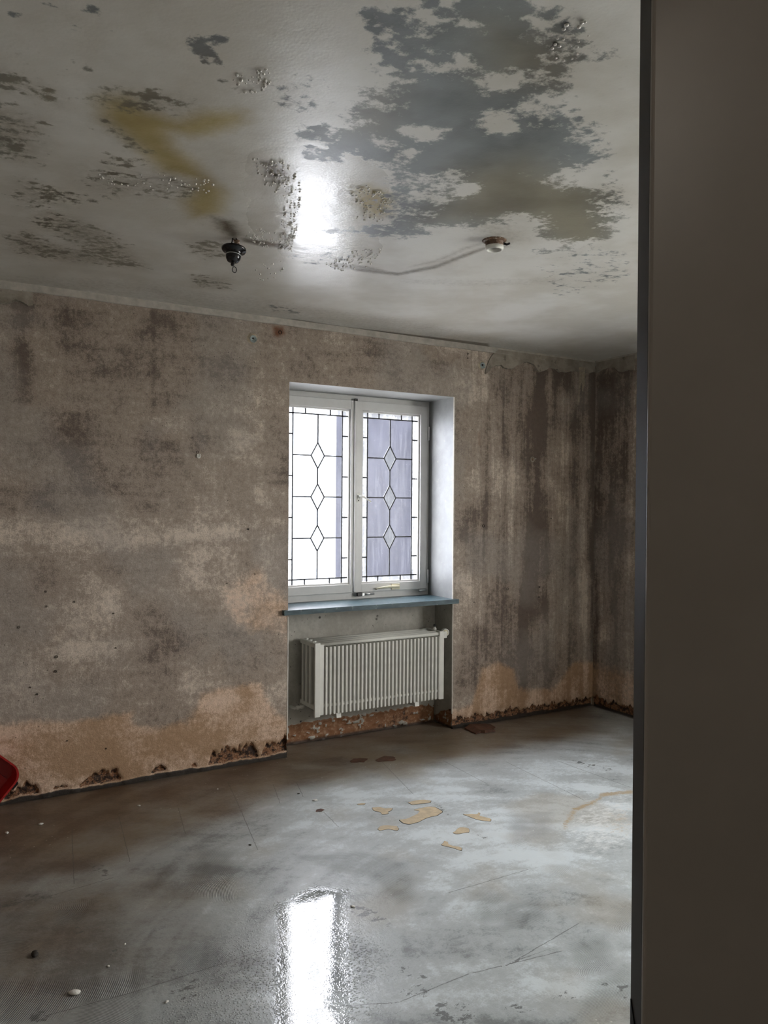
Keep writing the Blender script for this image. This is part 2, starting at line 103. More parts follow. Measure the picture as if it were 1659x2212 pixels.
def bm_box(bm, x0, x1, y0, y1, z0, z1, bev=0.0, seg=2):
    vs_ = [bm.verts.new((x, y, z)) for x in (x0, x1) for y in (y0, y1) for z in (z0, z1)]
    f = [(0, 1, 3, 2), (4, 6, 7, 5), (0, 4, 5, 1), (2, 3, 7, 6), (0, 2, 6, 4), (1, 5, 7, 3)]
    fs = [bm.faces.new([vs_[i] for i in q]) for q in f]
    if bev > 0:
        es = list({e for q in fs for e in q.edges})
        bmesh.ops.bevel(bm, geom=es, offset=bev, segments=seg, affect='EDGES', profile=0.5)

def box(name, x0, x1, y0, y1, z0, z1, mat, parent=None, bev=0.0, seg=2):
    bm = bmesh.new(); bm_box(bm, x0, x1, y0, y1, z0, z1, bev, seg)
    return from_bm(name, bm, mat, parent)

def bm_tube(bm, pts, r, seg=10, cap=True):
    pts = [Vector(p) for p in pts]; rings = []
    for i, p in enumerate(pts):
        t = (pts[min(i+1, len(pts)-1)] - pts[max(i-1, 0)]).normalized()
        a = Vector((0, 0, 1)) if abs(t.z) < .9 else Vector((1, 0, 0))
        u = t.cross(a).normalized(); v = t.cross(u)
        rr = r[i] if isinstance(r, (list, tuple)) else r
        rings.append([bm.verts.new(p + (u*math.cos(k*2*math.pi/seg) + v*math.sin(k*2*math.pi/seg))*rr) for k in range(seg)])
    for a, b in zip(rings, rings[1:]):
        for k in range(seg): bm.faces.new((a[k], a[(k+1) % seg], b[(k+1) % seg], b[k]))
    if cap:
        bm.faces.new(rings[0]); bm.faces.new(rings[-1])

def tube(name, pts, r, mat, parent=None, seg=10, cap=True):
    bm = bmesh.new(); bm_tube(bm, pts, r, seg, cap); return from_bm(name, bm, mat, parent, True)

def lathe(name, prof, center, mat, parent=None, axis='Z', seg=32, smooth=True):
    bm = bmesh.new(); c = Vector(center); rings = []
    for r, h in prof:
        ring = []
        for k in range(seg):
            a = 2*math.pi*k/seg; q = Vector((r*math.cos(a), r*math.sin(a), h))
            if axis == 'Y': q = Vector((q.x, q.z, q.y))
            elif axis != 'Z': q = axis @ q
            ring.append(bm.verts.new(c+q))
        rings.append(ring)
    for a, b in zip(rings, rings[1:]):
        for k in range(seg): bm.faces.new((a[k], a[(k+1) % seg], b[(k+1) % seg], b[k]))
    if prof[0][0] > 1e-4: bm.faces.new(rings[0])
    if prof[-1][0] > 1e-4: bm.faces.new(rings[-1])
    bmesh.ops.remove_doubles(bm, verts=bm.verts, dist=1e-6)
    return from_bm(name, bm, mat, parent, smooth)

def prism(name, poly, z0, z1, mat, parent=None, tf=None, taper=0.0):
    """extrude a 2-D outline; tf maps (u, v, w) to room coordinates"""
    bm = bmesh.new(); n = len(poly); tf = tf or (lambda u, v, w: (u, v, w))
    cx = sum(p[0] for p in poly)/n; cyy = sum(p[1] for p in poly)/n
    a = [bm.verts.new(tf(u, v, z0)) for u, v in poly]
    b = [bm.verts.new(tf(u+(cx-u)*taper, v+(cyy-v)*taper, z1)) for u, v in poly]
    bm.faces.new(a); bm.faces.new(b)
    for i in range(n): bm.faces.new((a[i], a[(i+1) % n], b[(i+1) % n], b[i]))
    return from_bm(name, bm, mat, parent)

# noise and distance fields on arrays
_T = rng.random((256, 256))
def vnoise(x, y):
    xi = np.floor(x).astype(int); yi = np.floor(y).astype(int); fx = x-xi; fy = y-yi
    fx = fx*fx*(3-2*fx); fy = fy*fy*(3-2*fy)
    g = lambda a, b: _T[a % 256, b % 256]
    return (g(xi, yi)*(1-fx)+g(xi+1, yi)*fx)*(1-fy)+(g(xi, yi+1)*(1-fx)+g(xi+1, yi+1)*fx)*fy
def fbm(x, y, s, o=5, g=.5):
    t = np.zeros_like(x); a = 1; n = 0
    for k in range(o):
        t += a*vnoise(x*s+17.3*k, y*s+9.1*k); n += a; a *= g; s *= 2.03
    return t/n
def sdf(px, py, poly):
    """signed distance to a polygon, positive inside"""
    P = np.array(poly); Q = np.roll(P, -1, 0); d = np.full(px.shape, 1e9); ins = np.zeros(px.shape, bool)
    for (ax, ay), (bx, by) in zip(P, Q):
        ex, ey = bx-ax, by-ay; wx, wy = px-ax, py-ay
        t = np.clip((wx*ex+wy*ey)/(ex*ex+ey*ey+1e-12), 0, 1)
        d = np.minimum(d, (wx-ex*t)**2+(wy-ey*t)**2)
        c = ((ay > py) != (by > py)) & (px < ex*(py-ay)/(ey+1e-12)+ax); ins ^= c
    return np.where(ins, 1, -1)*np.sqrt(d)
def soft(px, py, items):
    """sum of soft patches (strength, edge, outline) in 0..1"""
    t = np.zeros_like(px)
    for s, e, poly in items:
        v = np.clip(sdf(px, py, poly)/e*.5+.5, 0, 1); t = np.maximum(t, s*v*v*(3-2*v))
    return t
def plateau(px, py, items):
    """field for thresholding: 0 at a boundary, capped at the plateau inside, falling off outside"""
    t = np.full(px.shape, -1.0)
    for s, e, poly in items:
        d = sdf(px, py, poly)/e
        t = np.maximum(t, np.minimum(s, d if s > .2 else d*.6+s))
    return np.clip(t, -1, 1)

def grid_sheet(name, us, vv, tf, mat, attrs, keep=None, flip=False):
    """a dense sheet over us x vv; attrs are fields stored per vertex; keep(uc, vc) drops cells"""
    U, V = np.meshgrid(us, vv, indexing='ij'); nu, nv = U.shape
    co = np.stack(tf(U, V), -1).reshape(-1, 3)
    i = np.arange(nu*nv).reshape(nu, nv)
    q = np.stack([i[:-1, :-1], i[1:, :-1], i[1:, 1:], i[:-1, 1:]], -1).reshape(-1, 4)
    if flip: q = q[:, ::-1]
    if keep is not None:
        uc = (U[:-1, :-1]+U[1:, 1:])/2; vc = (V[:-1, :-1]+V[1:, 1:])/2
        q = q[keep(uc, vc).reshape(-1)]
    me = bpy.data.meshes.new(name)
    me.vertices.add(len(co)); me.vertices.foreach_set('co', co.astype(np.float32).reshape(-1))
    me.loops.add(q.size); me.loops.foreach_set('vertex_index', q.reshape(-1).astype(np.int32))
    me.polygons.add(len(q)); me.polygons.foreach_set('loop_start', (np.arange(len(q))*4).astype(np.int32))
    me.update(calc_edges=True); me.validate()
    for k, a in attrs.items():
        at = me.attributes.new(k, 'FLOAT', 'POINT'); at.data.foreach_set('value', np.asarray(a(U, V) if callable(a) else a, np.float32).reshape(-1))
    o = link(name, me, mat, None, True)
    return o

# node materials
class NM:
    def __init__(s, name):
        s.m = bpy.data.materials.new(name); s.m.use_nodes = True; s.t = s.m.node_tree; s.t.nodes.clear()
        s.out = s.t.nodes.new('ShaderNodeOutputMaterial'); s.co = s.t.nodes.new('ShaderNodeTexCoord').outputs['Object']
    def put(s, inp, v):
        if v is None: return
        if hasattr(v, 'links') or isinstance(v, bpy.types.NodeSocket): s.t.links.new(v, inp)
        elif isinstance(v, (tuple, list)): inp.default_value = (*v, 1) if len(v) == 3 and len(inp.default_value) == 4 else v
        else: inp.default_value = v
    def node(s, typ, ins={}, **props):
        n = s.t.nodes.new(typ)
        for k, v in props.items(): setattr(n, k, v)
        for k, v in ins.items(): s.put(n.inputs[k], v)
        return n
    def attr(s, name): return s.node('ShaderNodeAttribute', attribute_name=name).outputs['Fac']
    def scaled(s, sx, sy, sz): return s.node('ShaderNodeMapping', {0: s.co, 3: (sx, sy, sz)}).outputs[0]
    def noise(s, scale, detail=4, rough=.55, vec=None, dist=0.0, col=False):
        return s.node('ShaderNodeTexNoise', {'Vector': vec or s.co, 'Scale': scale, 'Detail': detail, 'Roughness': rough, 'Distortion': dist}).outputs[1 if col else 0]
    def voro(s, scale, vec=None, feature='F1'): return s.node('ShaderNodeTexVoronoi', {'Vector': vec or s.co, 'Scale': scale}, feature=feature).outputs['Distance']
    def math(s, op, a, b=0.0, c=None, clamp=False):
        n = s.node('ShaderNodeMath', {0: a, 1: b}, operation=op, use_clamp=clamp)
        if c is not None: s.put(n.inputs[2], c)
        return n.outputs[0]
    def add(s, *a):
        r = a[0]
        for b in a[1:]: r = s.math('ADD', r, b)
        return r
    def mul(s, a, b): return s.math('MULTIPLY', a, b)
    def smooth(s, v, lo, hi, a=0.0, b=1.0): return s.node('ShaderNodeMapRange', {0: v, 1: lo, 2: hi, 3: a, 4: b}, interpolation_type='SMOOTHSTEP').outputs[0]
    def mix(s, f, a, b, mode='MIX'):
        n = s.t.nodes.new('ShaderNodeMix'); n.data_type = 'RGBA'; n.blend_type = mode
        s.put(n.inputs[0], f); s.put(n.inputs[6], a); s.put(n.inputs[7], b); return n.outputs[2]
    def bump(s, h, strength=.3, dist=.01, normal=None):
        ins = {'Height': h, 'Strength': strength, 'Distance': dist}
        if normal is not None: ins['Normal'] = normal
        return s.node('ShaderNodeBump', ins).outputs[0]
    def done(s, col, rough=.6, normal=None, metallic=0.0, spec=.5, coat=0.0, coat_rough=.1):
        b = s.node('ShaderNodeBsdfPrincipled', {'Base Color': col, 'Roughness': rough, 'Metallic': metallic, 'Specular IOR Level': spec, 'Coat Weight': coat, 'Coat Roughness': coat_rough})
        if normal is not None: s.put(b.inputs['Normal'], normal)
        s.t.links.new(b.outputs[0], s.out.inputs[0]); return s.m

def plain(name, col, rough=.5, var=.12, scale=18, metallic=0.0, bump=0.0, spec=.5, dirt=None, dirt_lvl=.62):
    n = NM(name); a = n.noise(scale, 5, .6)
    c = n.mix(n.smooth(a, .3, .7), tuple(v*(1-var) for v in col), tuple(min(1, v*(1+var)) for v in col))
    if dirt: c = n.mix(n.smooth(n.noise(scale*1.7, 6, .7), dirt_lvl, dirt_lvl+.06), c, dirt)
    return n.done(c, rough, n.bump(n.noise(scale*6, 3), bump, .003) if bump else None, metallic, spec)

# ------------------------------------------------------------------ surface materials
def ceiling_material():
    n = NM('stained_ceiling_paint')
    a2 = n.noise(42, 4, .70); a4 = n.noise(150, 2, .6)
    v = n.add(n.attr('mold'), n.mul(n.math('SUBTRACT', a2, .5), 1.6))
    mold = n.smooth(v, -.08, .36)
    low = n.attr('low')
    clean = n.mix(low, (.57, .545, .495), (.70, .685, .65))
    clean = n.mix(n.mul(n.smooth(a2, .56, .74), n.add(.12, n.mul(n.attr('grime'), .55))), clean, (.33, .31, .265))
    yel = n.smooth(n.add(n.attr('yellow'), n.mul(n.math('SUBTRACT', a2, .5), .35)), .15, .9)
    clean = n.mix(n.mul(yel, .9), clean, n.mix(low, (.33, .245, .065), (.47, .385, .16)))
    clean = n.mix(n.mul(n.attr('smudge'), n.smooth(a2, .22, .60)), clean, (.19, .168, .125))
    ol = n.attr('olive')
    dk = n.mix(low, n.mix(ol, (.105, .118, .125), (.145, .130, .096)), n.mix(ol, (.235, .260, .272), (.235, .215, .16)))
    col = n.mix(n.mul(mold, .95), clean, dk)
    br = n.smooth(n.add(n.attr('brown'), n.mul(n.math('SUBTRACT', a2, .5), .55)), .12, .95)
    col = n.mix(br, col, (.10, .073, .045))
    rough = n.math('SUBTRACT', n.add(.31, n.mul(mold, .12)), n.mul(n.attr('wet'), .15))
    h = n.add(n.mul(n.voro(110), .10), n.mul(a4, .10), n.mul(n.attr('mold'), -.25))
    return n.done(col, rough, n.bump(h, .30, .006), spec=.55)

def wall_material():
    n = NM('bare_stained_plaster')
    fine = n.noise(38, 4, .74); grit = n.noise(170, 2, .7); vert = n.noise(1.0, 2, .6, vec=n.scaled(70, 70, 5))
    f0 = n.math('SUBTRACT', fine, .5); v0 = n.math('SUBTRACT', vert, .5)
    t = n.add(n.mul(n.attr('tone'), 1.2), n.mul(f0, 1.45), n.mul(n.math('SUBTRACT', grit, .5), 1.0), n.mul(n.mul(v0, n.add(n.attr('drip'), .3)), .8))
    col = n.mix(n.smooth(t, -.85, -.05), (.135, .101, .080), (.318, .256, .208))
    col = n.mix(n.smooth(t, -.05, .80), col, (.58, .49, .41))
    col = n.mix(n.attr('grey'), col, (.325, .29, .262))
    pe = n.smooth(n.add(n.attr('peach'), n.mul(f0, .6)), -.16, .30)
    pcol = n.mix(n.smooth(t, -.45, .45), (.42, .265, .155), (.68, .495, .375))
    col = n.mix(n.mul(pe, .85), col, pcol)
    ru = n.smooth(n.add(n.attr('rust'), n.mul(f0, .6)), .2, .9)
    col = n.mix(ru, col, (.16, .065, .028))
    speck = n.mul(n.smooth(n.voro(30), .12, .06), n.attr('speck'))
    col = n.mix(n.mul(speck, .75), col, (.06, .045, .035))
    lo = n.smooth(n.add(n.attr('loss'), n.mul(f0, .9)), .28, .46)
    lcol = n.mix(n.smooth(fine, .42, .58), (.035, .02, .014), n.mix(n.smooth(grit, .46, .58), (.22, .095, .04), (.34, .20, .12)))
    col = n.mix(lo, col, lcol)
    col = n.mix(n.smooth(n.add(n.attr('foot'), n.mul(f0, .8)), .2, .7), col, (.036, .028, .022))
    col = n.mix(1.0, col, n.mix(n.smooth(n.add(n.mul(fine, .6), n.mul(grit, .4)), .36, .64), (.87, .87, .87), (1.08, 1.08, 1.08)), 'MULTIPLY')
    return n.done(col, .68, n.bump(n.noise(85, 2, .7), .42, .006), spec=.35)

def floor_material():
    n = NM('wet_smeared_screed')
    fine = n.noise(46, 3, .70); pn = n.noise(24, 4, .74, vec=n.scaled(1, 1.6, 1)); f0 = n.math('SUBTRACT', fine, .5); p0 = n.math('SUBTRACT', pn, .5)
    gr = n.noise(160, 2, .7); t = n.add(n.attr('tone'), n.mul(p0, .75), n.mul(f0, .7), n.mul(n.math('SUBTRACT', gr, .5), .55))
    col = n.mix(n.smooth(t, -.55, .05), (.195, .210, .210), (.395, .425, .430))
    col = n.mix(n.smooth(t, .05, .60), col, (.58, .63, .65))
    col = n.mix(n.attr('warm'), col, (.30, .262, .195))
    br = n.smooth(n.add(n.attr('brown'), n.mul(p0, .35)), .0, 1.0)  # brown stain plus painted floor shade
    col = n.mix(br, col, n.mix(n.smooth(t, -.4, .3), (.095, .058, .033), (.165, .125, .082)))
    li = n.smooth(n.add(n.attr('light'), n.mul(p0, 2.4)), .40, 1.1)
    col = n.mix(n.mul(li, .6), col, (.72, .73, .72))
    tan = n.smooth(n.add(n.attr('tan'), n.mul(f0, 1.1), n.mul(p0, 1.3)), .35, .85)
    col = n.mix(n.mul(tan, .8), col, (.37, .27, .145))
    pit = n.smooth(n.add(n.attr('pit'), n.mul(p0, 1.9)), .05, .18)
    col = n.mix(n.mul(pit, .8), col, (.075, .078, .073))
    ring = n.mul(n.math('SINE', n.mul(n.attr('ringr'), 6.2832)), n.smooth(n.add(n.attr('ringm'), n.mul(p0, .9)), .15, .8))
    col = n.mix(n.mul(n.smooth(n.add(ring, n.mul(f0, .8)), .15, .9), .75), col, (.10, .108, .105))
    cw = n.math('ABSOLUTE', n.add(n.attr('crackd'), n.mul(p0, .012)))
    crack = n.mul(n.smooth(cw, .0026, .0006), n.smooth(n.add(n.attr('crackm'), n.mul(f0, 2.2)), .45, .8))
    col = n.mix(n.mul(crack, .7), col, (.06, .055, .05))
    vf = n.voro(26)
    col = n.mix(n.mul(n.mul(n.smooth(vf, .10, .05), n.attr('fleck')), .6), col, (.62, .60, .56))
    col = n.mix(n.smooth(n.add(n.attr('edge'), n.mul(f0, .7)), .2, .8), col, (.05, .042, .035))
    wet = n.attr('wet'); wm = n.smooth(n.add(wet, n.mul(p0, .35)), .15, .9)
    rough = n.math('MAXIMUM', n.add(n.math('SUBTRACT', .39, n.mul(wm, .36)), n.mul(n.mul(p0, .12), n.math('SUBTRACT', 1.0, wm))), .025)
    bub = n.mul(n.smooth(n.voro(120), .45, .12), n.attr('bubble'))
    h = n.add(n.mul(ring, .15), n.mul(n.attr('tone'), .35), n.mul(fine, .38), n.mul(bub, .45))
    return n.done(n.mix(n.mul(wm, .25), col, (.13, .14, .14)), rough, n.bump(h, n.math('SUBTRACT', .38, n.mul(n.smooth(wet, .55, .95), .325)), .008), spec=.6)

M = {}
M['ceil'] = ceiling_material(); M['wall'] = wall_material(); M['floor'] = floor_material()
M['plaster'] = plain('white_reveal_plaster', (.30, .305, .30), .36, .10, 9, bump=.35, dirt=(.40, .38, .34))
def niche_material():
    n = NM('niche_paint_with_mould'); fine = n.noise(40, 4, .7); grit = n.noise(90, 2, .6); mid = n.noise(6, 2)
    col = n.mix(n.smooth(n.add(n.mul(fine, .4), n.mul(mid, .6)), .38, .62), (.36, .34, .295), (.47, .45, .40))
    sp = n.math('MAXIMUM', n.smooth(n.voro(11), .12, .06), n.smooth(n.voro(31), .13, .07))
    col = n.mix(n.mul(n.mul(sp, n.smooth(mid, .42, .52)), .9), col, (.035, .028, .024))
    lo = n.smooth(n.attr('loss'), .3, .5)
    lcol = n.mix(n.smooth(n.add(n.mul(fine, .5), n.mul(mid, .5)), .36, .46), (.05, .026, .016), n.mix(n.smooth(n.add(n.mul(grit, .3), n.mul(fine, .7)), .50, .62), (.25, .115, .052), (.37, .225, .135)))
    col = n.mix(lo, col, lcol)
    col = n.mix(n.attr('foot'), col, (.04, .033, .028))
    return n.done(col, .6, n.bump(n.add(fine, n.mul(grit, .4)), .35, .005), spec=.35)
M['niche'] = niche_material()
M['lip'] = plain('loose_grey_plaster', (.31, .272, .225), .8, .22, 14, bump=.5, dirt=(.17, .145, .12), dirt_lvl=.6)
M['cove'] = plain('pale_cove_plaster', (.44, .405, .36), .7, .15, 20, bump=.4, dirt=(.20, .165, .13), dirt_lvl=.66)
M['bead'] = plain('white_corner_edge', (.62, .58, .52), .5, .1, 30, dirt=(.3, .25, .2))
M['frame'] = plain('white_window_paint', (.60, .59, .575), .32, .04, 12, dirt=(.55, .53, .49), dirt_lvl=.70)
M['rad'] = plain('cream_radiator_enamel', (.68, .67, .62), .35, .05, 14, dirt=(.36, .32, .25), dirt_lvl=.70)
M['rad_shade'] = plain('shade_dark_convector_sheet', (.09, .085, .075), .8, .2, 30)  # dark colour paints in the shade between the ribs
M['lead'] = plain('dark_lead_came', (.035, .035, .04), .5, .2, 60, metallic=.4)
M['metal'] = plain('brushed_steel', (.55, .55, .54), .35, .1, 40, metallic=.9)
M['darkmetal'] = plain('tarnished_dark_metal', (.03, .028, .028), .4, .2, 40, metallic=.6)
M['black'] = plain('black_plastic', (.010, .010, .011), .6, .2, 30, spec=.2)
M['blackgloss'] = plain('black_glossy_plastic', (.010, .010, .012), .16, .1, 30)
M['red'] = plain('red_plastic', (.42, .022, .020), .32, .12, 12)
M['white'] = plain('white_plastic', (.78, .77, .72), .4, .05, 30)
M['yellowed'] = plain('yellowed_plastic', (.66, .61, .45), .45, .08, 30)
M['brown'] = plain('rust_brown_coating', (.085, .036, .02), .6, .35, 25, bump=.5)
M['bakelite'] = plain('brown_box_with_residue', (.14, .075, .04), .6, .4, 60, bump=.6, dirt=(.45, .38, .30), dirt_lvl=.55)
M['teal'] = plain('grey_green_metal_plug', (.33, .38, .37), .4, .25, 120, metallic=.0, dirt=(.06, .06, .055), dirt_lvl=.58)
M['mortar'] = plain('pale_mortar', (.45, .38, .29), .9, .2, 60, bump=.6)
M['bare'] = plain('tan_adhesive_patch', (.49, .39, .25), .5, .14, 30, bump=.2)
M['chip_white'] = plain('white_plaster_crumb', (.68, .66, .62), .8, .1, 40, bump=.4)
M['chip_dark'] = plain('dark_dirt_crumb', (.03, .025, .02), .8, .2, 40, bump=.4)
M['hole'] = plain('dark_drill_hole', (.012, .009, .007), .9, .2, 60)
M['door'] = plain('taupe_door_paint', (.36, .33, .295), .34, .05, 6)
M['dooredge'] = plain('dark_door_edge', (.035, .029, .023), .6, .1, 20)
M['slate'] = None
def slate_material():
    n = NM('blue_green_slate'); a = n.noise(1.0, 7, .65, vec=n.scaled(5, 40, 20)); b = n.noise(30, 5, .6)
    c = n.mix(n.smooth(a, .35, .68), (.022, .044, .056), (.075, .125, .140)); c = n.mix(n.mul(n.smooth(b, .6, .7), .5), c, (.30, .34, .33))
    return n.done(c, n.add(.28, n.mul(b, .2)), n.bump(n.add(a, n.mul(b, .4)), .3, .004), spec=.5)
M['slate'] = slate_material()
M['hall'] = plain('hallway_wall_paint', (.60, .57, .52), .7, .08, 3)
M['frame_dark'] = plain('grey_door_frame_paint', (.15, .135, .125), .4, .06, 8)
M['clad'] = plain('slate_blue_cladding', (.024, .025, .032), .8, .15, 4, spec=.04)
M['ground'] = plain('pale_courtyard_gravel', (.60, .60, .58), .9, .1, 30, bump=.3)

def glass_material(name, tint, frost, frost_var, gloss=.014, scale=30):
    n = NM(name)
    tr = n.node('ShaderNodeBsdfTransparent', {0: tint}); tl = n.node('ShaderNodeBsdfTranslucent', {0: (.9, .92, .95)})
    st = n.noise(1.0, 5, .7, vec=n.scaled(scale*2.2, 1, scale*.16)); bl = n.noise(scale*2, 5, .7)
    w = n.math('MULTIPLY', n.smooth(n.add(n.mul(st, .6), n.mul(bl, .4)), .45, .68), frost_var)
    m1 = n.node('ShaderNodeMixShader', {0: n.add(w, frost), 1: tr.outputs[0], 2: tl.outputs[0]})
    gl = n.node('ShaderNodeBsdfGlossy', {0: (1, 1, 1), 1: .28, 'Normal': n.bump(bl, .25, .003)})
    m2 = n.node('ShaderNodeMixShader', {0: gloss, 1: m1.outputs[0], 2: gl.outputs[0]})
    n.t.links.new(m2.outputs[0], n.out.inputs[0]); return n.m
M['g_field'] = glass_material('clear_rippled_glass', (.83, .835, .875), .002, .016)
M['g_plain'] = glass_material('plain_clear_glass', (.90, .90, .89), .001, .004)
M['g_border'] = glass_material('frosted_border_glass', (.62, .62, .63), .06, .20)
M['g_diamond'] = glass_material('grey_textured_glass', (.66, .67, .68), .016, .03, scale=60)
def water_material():
    n = NM('water_droplet'); b = n.node('ShaderNodeBsdfPrincipled', {'Base Color': (.70, .68, .64, 1), 'Roughness': .04, 'Specular IOR Level': .8, 'Coat Weight': 1.0, 'Coat Roughness': .02})
    n.t.links.new(b.outputs[0], n.out.inputs[0]); return n.m
M['water'] = water_material()

# ------------------------------------------------------------------ room shell
def axis(fine0, fine1, step, lo, hi, coarse, extra=()):
    a = np.concatenate([np.arange(lo, fine0, coarse), np.arange(fine0, fine1, step), np.arange(fine1, hi+1e-6, coarse), [hi], np.array(extra)])
    a = np.unique(np.round(a, 4)); keep = np.ones(len(a), bool)
    ex = set(np.round(np.array(list(extra)+[lo, hi]), 4))
    for i in range(1, len(a)):
        if a[i]-a[i-1] < .002:
            if a[i] not in ex: keep[i] = False
            elif a[i-1] not in ex: keep[i-1] = False
    return a[keep]

# floor (runs on under the niche and out into the hallway)
xs = axis(.10, 4.20, .012, XW-.05, XC+.05, .10); ys = axis(-2.75, .26, .012, YE, .27, .10)
def ring_fields(U, V):
    r = np.zeros_like(U); m = np.zeros_like(U)
    for (cx, cyy), poly, per in F_RING:
        d = np.clip(sdf(U, V, poly)/.06*.5+.55, 0, 1); b = d > m
        r = np.where(b, (np.hypot(U-cx, V-cyy)+.012*fbm(U, V, 6, 3))/(per*.55), r); m = np.maximum(m, d)
    return r, m
def crack_fields(U, V):
    D = np.full(U.shape, .2); Mk = np.zeros_like(U)
    for (ax, ay), (bx, by) in F_CRACK:
        L = math.hypot(bx-ax, by-ay); ex, ey = (bx-ax)/L, (by-ay)/L
        t = (U-ax)*ex+(V-ay)*ey; s = -(U-ax)*ey+(V-ay)*ex
        over = np.maximum(np.maximum(-t, t-L), 0); near = (np.abs(s) < np.abs(D)) & (over < .02)
        D = np.where(near, s, D); Mk = np.where(near, np.clip(1-over/.015, 0, 1), Mk)
    return D, Mk
UU, VV = np.meshgrid(xs, ys, indexing='ij')
rr_, rm_ = ring_fields(UU, VV); cd_, cm_ = crack_fields(UU, VV)
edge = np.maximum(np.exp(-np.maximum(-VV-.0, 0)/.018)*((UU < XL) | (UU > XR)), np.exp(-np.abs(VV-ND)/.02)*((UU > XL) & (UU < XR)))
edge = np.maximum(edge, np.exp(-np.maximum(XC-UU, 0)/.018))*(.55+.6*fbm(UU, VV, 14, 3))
def fsum(U, V, *a): return sum(k*(fbm(U*sx, V*sy, s, o, g)-.5) for k, s, o, g, sx, sy in a)
ca, sa = math.cos(.55), math.sin(.55); RU_, RV_ = UU*ca-VV*sa, UU*sa+VV*ca
swirl = np.hypot(UU-1.9, VV+2.2)+.12*fbm(UU, VV, 3, 3)
f_tone = fsum(UU, VV, (1.0, 1.4, 4, .55, 1, 1), (.9, 6, 5, .6, 1, 1))+1.0*(fbm(RU_*2.2, RV_*11, 1.0, 5, .6)-.5)+.55*(fbm(swirl*26, np.arctan2(VV+2.2, UU-1.9)*2.5, 1.0, 3)-.5)
f_tone += .42*soft(UU, VV, F_PAINT_LIGHT)  # window light painted into the floor tone
f_warm = np.clip((fbm(UU, VV, 2.3, 5)-.52)/.15, 0, 1)*.45
f_brown_shade = soft(UU, VV, F_BROWN_SHADE); f_brown_shade = np.clip(f_brown_shade+(f_brown_shade > .01)*.45*(fbm(UU, VV, 5, 4)-.5), 0, 1)
f_wet = soft(UU, VV, F_WET); f_wn = np.clip(f_wet+(f_wet > .02)*.3*(fbm(UU, VV, 9, 4)-.5), 0, 1)
f_bub = np.clip((f_wet-.08)/.3, 0, 1)*(1-.72*np.clip((f_wet-.6)/.3, 0, 1))*np.clip((fbm(UU, VV, 7, 3)-.28)/.2, 0, 1)
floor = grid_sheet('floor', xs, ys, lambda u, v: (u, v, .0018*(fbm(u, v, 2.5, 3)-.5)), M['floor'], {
    'tone': f_tone, 'warm': f_warm, 'fleck': np.clip((fbm(UU, VV, 2.4, 3)-.48)/.1, 0, 1), 'bubble': f_bub, 'brown': f_brown_shade, 'light': soft(UU, VV, F_LIGHT), 'tan': soft(UU, VV, F_TAN), 'pit': plateau(UU, VV, F_PIT),
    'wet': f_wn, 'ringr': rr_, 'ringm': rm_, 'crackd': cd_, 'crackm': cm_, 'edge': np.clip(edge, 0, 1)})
tag(floor, 'wet grey screed floor with brown stains, painted shade and window light, and trowel grooves', 'floor', kind='structure')

# ceiling
ys2 = axis(-3.15, .02, .012, YE, .02, .10); UC, VC = np.meshgrid(xs, ys2, indexing='ij')
mold = plateau(UC, VC, C_MOLD)
for h in C_HOLE: mold = np.minimum(mold, np.maximum(-sdf(UC, VC, h)/.06-.25, -.6))
for x, y, r in C_SPOT: mold = np.maximum(mold, np.clip((r-np.hypot(UC-x, VC-y))/.03, -1, .5))
for poly, cnt, r0, r1 in ((C_MOLD[1][2], 150, .010, .026), (C_MOLD[2][2], 45, .010, .026), (C_MOLD[3][2], 40, .006, .016), (C_MOLD[12][2], 60, .005, .012), (C_MOLD[9][2], 50, .006, .016), (C_MOLD[13][2], 30, .006, .016), (C_MOLD[17][2], 40, .006, .014)):
    a = np.array(poly); lo, hi = a.min(0), a.max(0)
    q = lo+rng.random((cnt*3, 2))*(hi-lo); q = q[sdf(q[:, 0], q[:, 1], poly) > 0][:cnt]
    for x, y in q:
        r = r0+(r1-r0)*rng.random()**2; w = np.abs(UC[:, 0]-x) < .08; ww = np.abs(VC[0]-y) < .08
        s_ = np.ix_(w, ww); mold[s_] = np.maximum(mold[s_], np.clip((r-np.hypot((UC[s_]-x)*.8, VC[s_]-y))/.03, -1, .45))
smudge = soft(UC, VC, [(.75, .10, C_MOLD[7][2]), (.8, .10, C_MOLD[8][2]), (.5, .08, C_MOLD[9][2]), (.5, .06, C_MOLD[10][2]), (.75, .14, C_MOLD[15][2]), (.5, .08, C_MOLD[17][2]), (.45, .12, C_MOLD[12][2]), (.5, .08, C_MOLD[13][2]), (.45, .08, C_MOLD[18][2]), (.5, .07, C_MOLD[19][2])])
core = np.clip(sdf(UC, VC, C_MOLD[0][2])/.25+1, 0, 1)
mold = mold+(.14*core+1.4*(fbm(UC, VC, 11, 4, .65)-.5)*core+1.25*(fbm(UC, VC*1.5, 26, 3, .6)-.5)*(1-core))*np.clip(1.2-mold*.5, .5, 1.4)
grime = np.clip((fbm(UC, VC, 2.2, 4)-.45)/.2, 0, 1)*np.clip((1.6-UC)/1.2, .15, 1)
